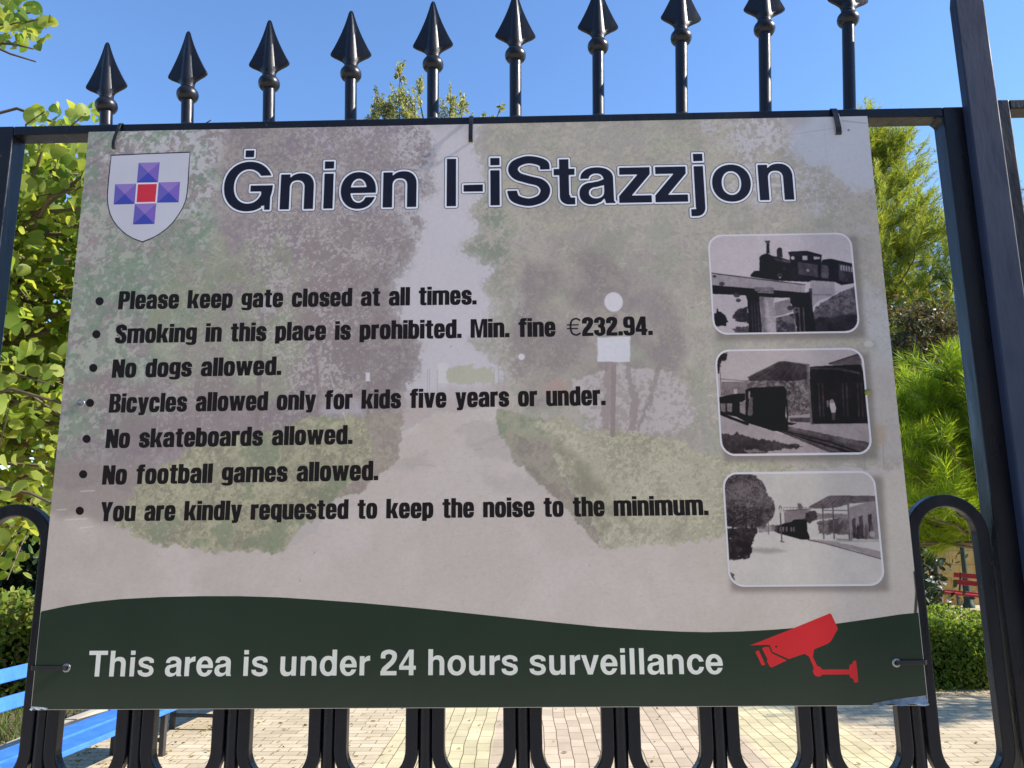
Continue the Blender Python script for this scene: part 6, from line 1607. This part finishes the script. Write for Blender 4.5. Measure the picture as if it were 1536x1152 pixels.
# 3: wide pale platform, trees at the left, train at the far platform edge
fr, c, p0, p1, keep = picture(3, 'old photograph of a wide station yard with trees')
V_ = lambda v: (v, v - 1, v - 2)
c.a[:] = V_(174)
c.poly([(120, 560), (600, 540), (1340, 780), (1360, 1000), (120, 1000)], V_(178), 1, 2, 50)
c.poly([(590, 420), (620, 398), (760, 390), (800, 410), (800, 480), (595, 510)], W_(124)); c.line([(585, 405), (800, 392)], W_(88), 6); c.line([(595, 378), (800, 385)], W_(130), 5)
for i in range(9): c.line([(590 + 24 * i, 376), (590 + 24 * i, 400)], W_(120), 4, 0.8)
k = c.mask([(750, 420), (790, 405), (840, 410), (845, 470), (800, 505), (760, 480)], 10, 24); c.fill(k, W_(60)); c.dabs(k, 60, [W_(100)], (6, 14), None, 0.6)
c.poly([(700, 350), (722, 350), (735, 390), (692, 390)], W_(110), 1, 6, 14)
k = c.mask([(850, 490), (1080, 450), (1090, 590), (860, 585)], 8, 30); c.tone(k, W_(104), W_(82), 40); c.dabs(k, 260, [W_(130), W_(66)], (6, 18), None, 0.6)
c.poly([(850, 430), (1075, 430), (1075, 460), (850, 470)], W_(110), 0.9, 4, 20)
k = c.mask([(930, 500), (990, 480), (1040, 520), (1020, 570), (950, 570)], 10, 24); c.fill(k, W_(70))
# station building and roof
c.poly([(1095, 380), (1300, 320), (1320, 630), (1110, 620)], W_(128))
for q in ([(1112, 470), (1140, 460), (1148, 615), (1120, 615)], [(1165, 450), (1195, 440), (1206, 620), (1176, 620)], [(1235, 440), (1262, 430), (1275, 620), (1246, 620)]): c.poly(q, W_(70))
for x, v in ((1160, 60), (1222, 96), (1268, 100)): c.poly([(x - 12, 540), (x, 500), (x + 12, 540), (x + 14, 625), (x - 14, 625)], W_(v), 1, 3, 10)
c.disc((1268, 585), 22, V_(160), 0.8)
c.poly([(780, 375), (930, 292), (970, 288), (1300, 292), (1300, 330), (1190, 345), (1100, 350), (1000, 380), (890, 390), (800, 386)], W_(92))
for i in range(6): c.line([(830 + 40 * i, 380), (945 + 30 * i, 296)], W_(128), 5, 0.5)
for x in (886, 965, 1082): c.line([(x, 345), (x + 12, 620)], W_(84), 10)
c.line([(1082, 340), (1110, 630)], W_(104), 16, 0.7)
c.line([(890, 402), (1080, 404)], W_(96), 6)
c.line([(960, 640), (1330, 640)], V_(150), 12, 0.8); c.line([(1000, 625), (1100, 632)], W_(110), 12, 0.7)
# platform edge
c.poly([(790, 622), (960, 640), (1200, 690), (1335, 720), (1335, 772), (1100, 700), (790, 632)], W_(138), 1, 3, 24)
c.line([(780, 630), (900, 655), (1100, 710), (1335, 776)], W_(92), 8)
# train
c.poly([(540, 520), (600, 500), (650, 490), (668, 472), (755, 470), (768, 490), (770, 560), (790, 610), (785, 628), (730, 628), (540, 575)], W_(34))
for x in (556, 578, 604, 640, 660): c.poly([(x, 530), (x + 14, 528), (x + 14, 568), (x, 562)], W_(120), 0.85)
c.poly([(480, 520), (545, 512), (545, 570), (490, 555)], W_(70), 1, 4, 14)
k = c.mask([(380, 520), (520, 515), (520, 560), (400, 575)], 6, 20); c.tone(k, W_(140), W_(110), 20)
c.line([(470, 480), (474, 585)], W_(110), 6)
# lamp post
c.line([(562, 420), (575, 640)], W_(88), 9); c.poly([(552, 392), (574, 392), (570, 422), (556, 422)], V_(160)); c.line([(551, 390), (562, 365), (575, 390)], W_(80), 5); c.line([(565, 640), (590, 645)], W_(96), 9)
# trees and hedge at the left
c.fill(c.mask([(330, 690), (520, 690), (630, 715), (480, 735), (330, 715)], 4, 30, 4), V_(148), 0.9)
k = c.mask([(120, 110), (330, 115), (400, 160), (440, 200), (455, 270), (500, 300), (515, 350), (520, 430), (490, 470), (430, 520), (360, 535), (130, 525)], 9, 30)
c.tone(k, W_(70), W_(92), 40, 0.42, 0.6); c.tone(k * c.mask([(120, 350), (520, 380), (430, 530), (120, 530)], 8, 40, 8), None, W_(44), 40, 0.2, 0.5, 0.9)
c.dabs(k, 2200, [W_(120), W_(46), W_(104), W_(140)], (5, 14), None, 0.55)
for x in (195, 300, 345): c.line([(x, 500), (x + 4, 560)], W_(48), 12)
k = c.mask([(140, 545), (230, 540), (380, 535), (385, 560), (350, 640), (345, 700), (320, 770), (160, 785)], 7, 24); c.tone(k, W_(44), W_(60), 40); c.dabs(k, 260, [W_(84), W_(30)], (5, 12), None, 0.6); c.dabs(k, 26, [V_(150)], (6, 12), None, 0.9, 2)
c.poly([(165, 860), (205, 890), (212, 930), (180, 935)], W_(80), 0.9, 6, 14)
c.a += ((fbm(c.h, c.w, 2.5, 8, 2) - 0.5) * 8)[..., None]
photo_tone(c)
ink_grid('picture_print', c, p0, p1, -0.00008, fr, M_INK, keep)

# ---- eyelets, worn corners -------------------------------------------------
def torus(mb, c, r, t, axis='y', n=20, m=8):
    rings = []
    for i in range(n):
        a = 2 * math.pi * i / n
        rings.append([(c[0] + (r + t * math.cos(b)) * math.cos(a), c[1] + t * math.sin(b) * 0.6, c[2] + (r + t * math.cos(b)) * math.sin(a)) for b in (2 * math.pi * k / m for k in range(m))])
    return mb.loft(rings, closed=True)


for x, z in ((-0.556, 1.424), (0.563, 1.424), (-0.571, 1.789)):
    torus(MB(), (x, -0.0012, z), 0.0042, 0.0016).build('eyelet', M_EYE, sign, smooth=True)
bolt = MB()
bolt.loft([[(0.560 + r * math.cos(q), y, 1.790 + r * math.sin(q)) for q in (2 * math.pi * k / 14 for k in range(14))] for r, y in ((0.0044, -0.0001), (0.0044, -0.0016), (0.003, -0.0032), (0.0006, -0.0036))])
bolt.build('bolt_head', speckled('yellow_cap', (0.32, 0.30, 0.05), (0.22, 0.22, 0.05), 300, 0.3), sign, smooth=True)
# laminate lifting at the lower corners
M_LAM = speckled('laminate', (0.06, 0.09, 0.11), (0.40, 0.43, 0.45), 45, 0.12, 0.8)


def curl(x0, x1, h0, h1, lift, n=14):
    V, F = [], []
    for i in range(n + 1):
        t = i / n; x = x0 + (x1 - x0) * t
        for j in range(5):
            s = j / 4.0
            hh = h0 + (h1 - h0) * t ** 0.7
            ang = s * 1.9
            V.append((x, -0.0006 - lift * t * (1 - math.cos(ang)) * 0.9 - 0.0003, SZ + 0.001 + hh * (1 - s * 0.9) + 0.0016 * math.sin(t * 17 + s * 2) * s))
    for i in range(n):
        for j in range(4): F.append((i * 5 + j, i * 5 + j + 1, i * 5 + j + 6, i * 5 + j + 5))
    return MB().add(V, F)


curl(0.525, 0.598, 0.001, 0.012, 0.005).build('peeling_corner', M_LAM, sign, smooth=True)
curl(-0.575, -0.599, 0.0015, 0.004, 0.003, 8).build('peeling_corner', M_LAM, sign, smooth=True)
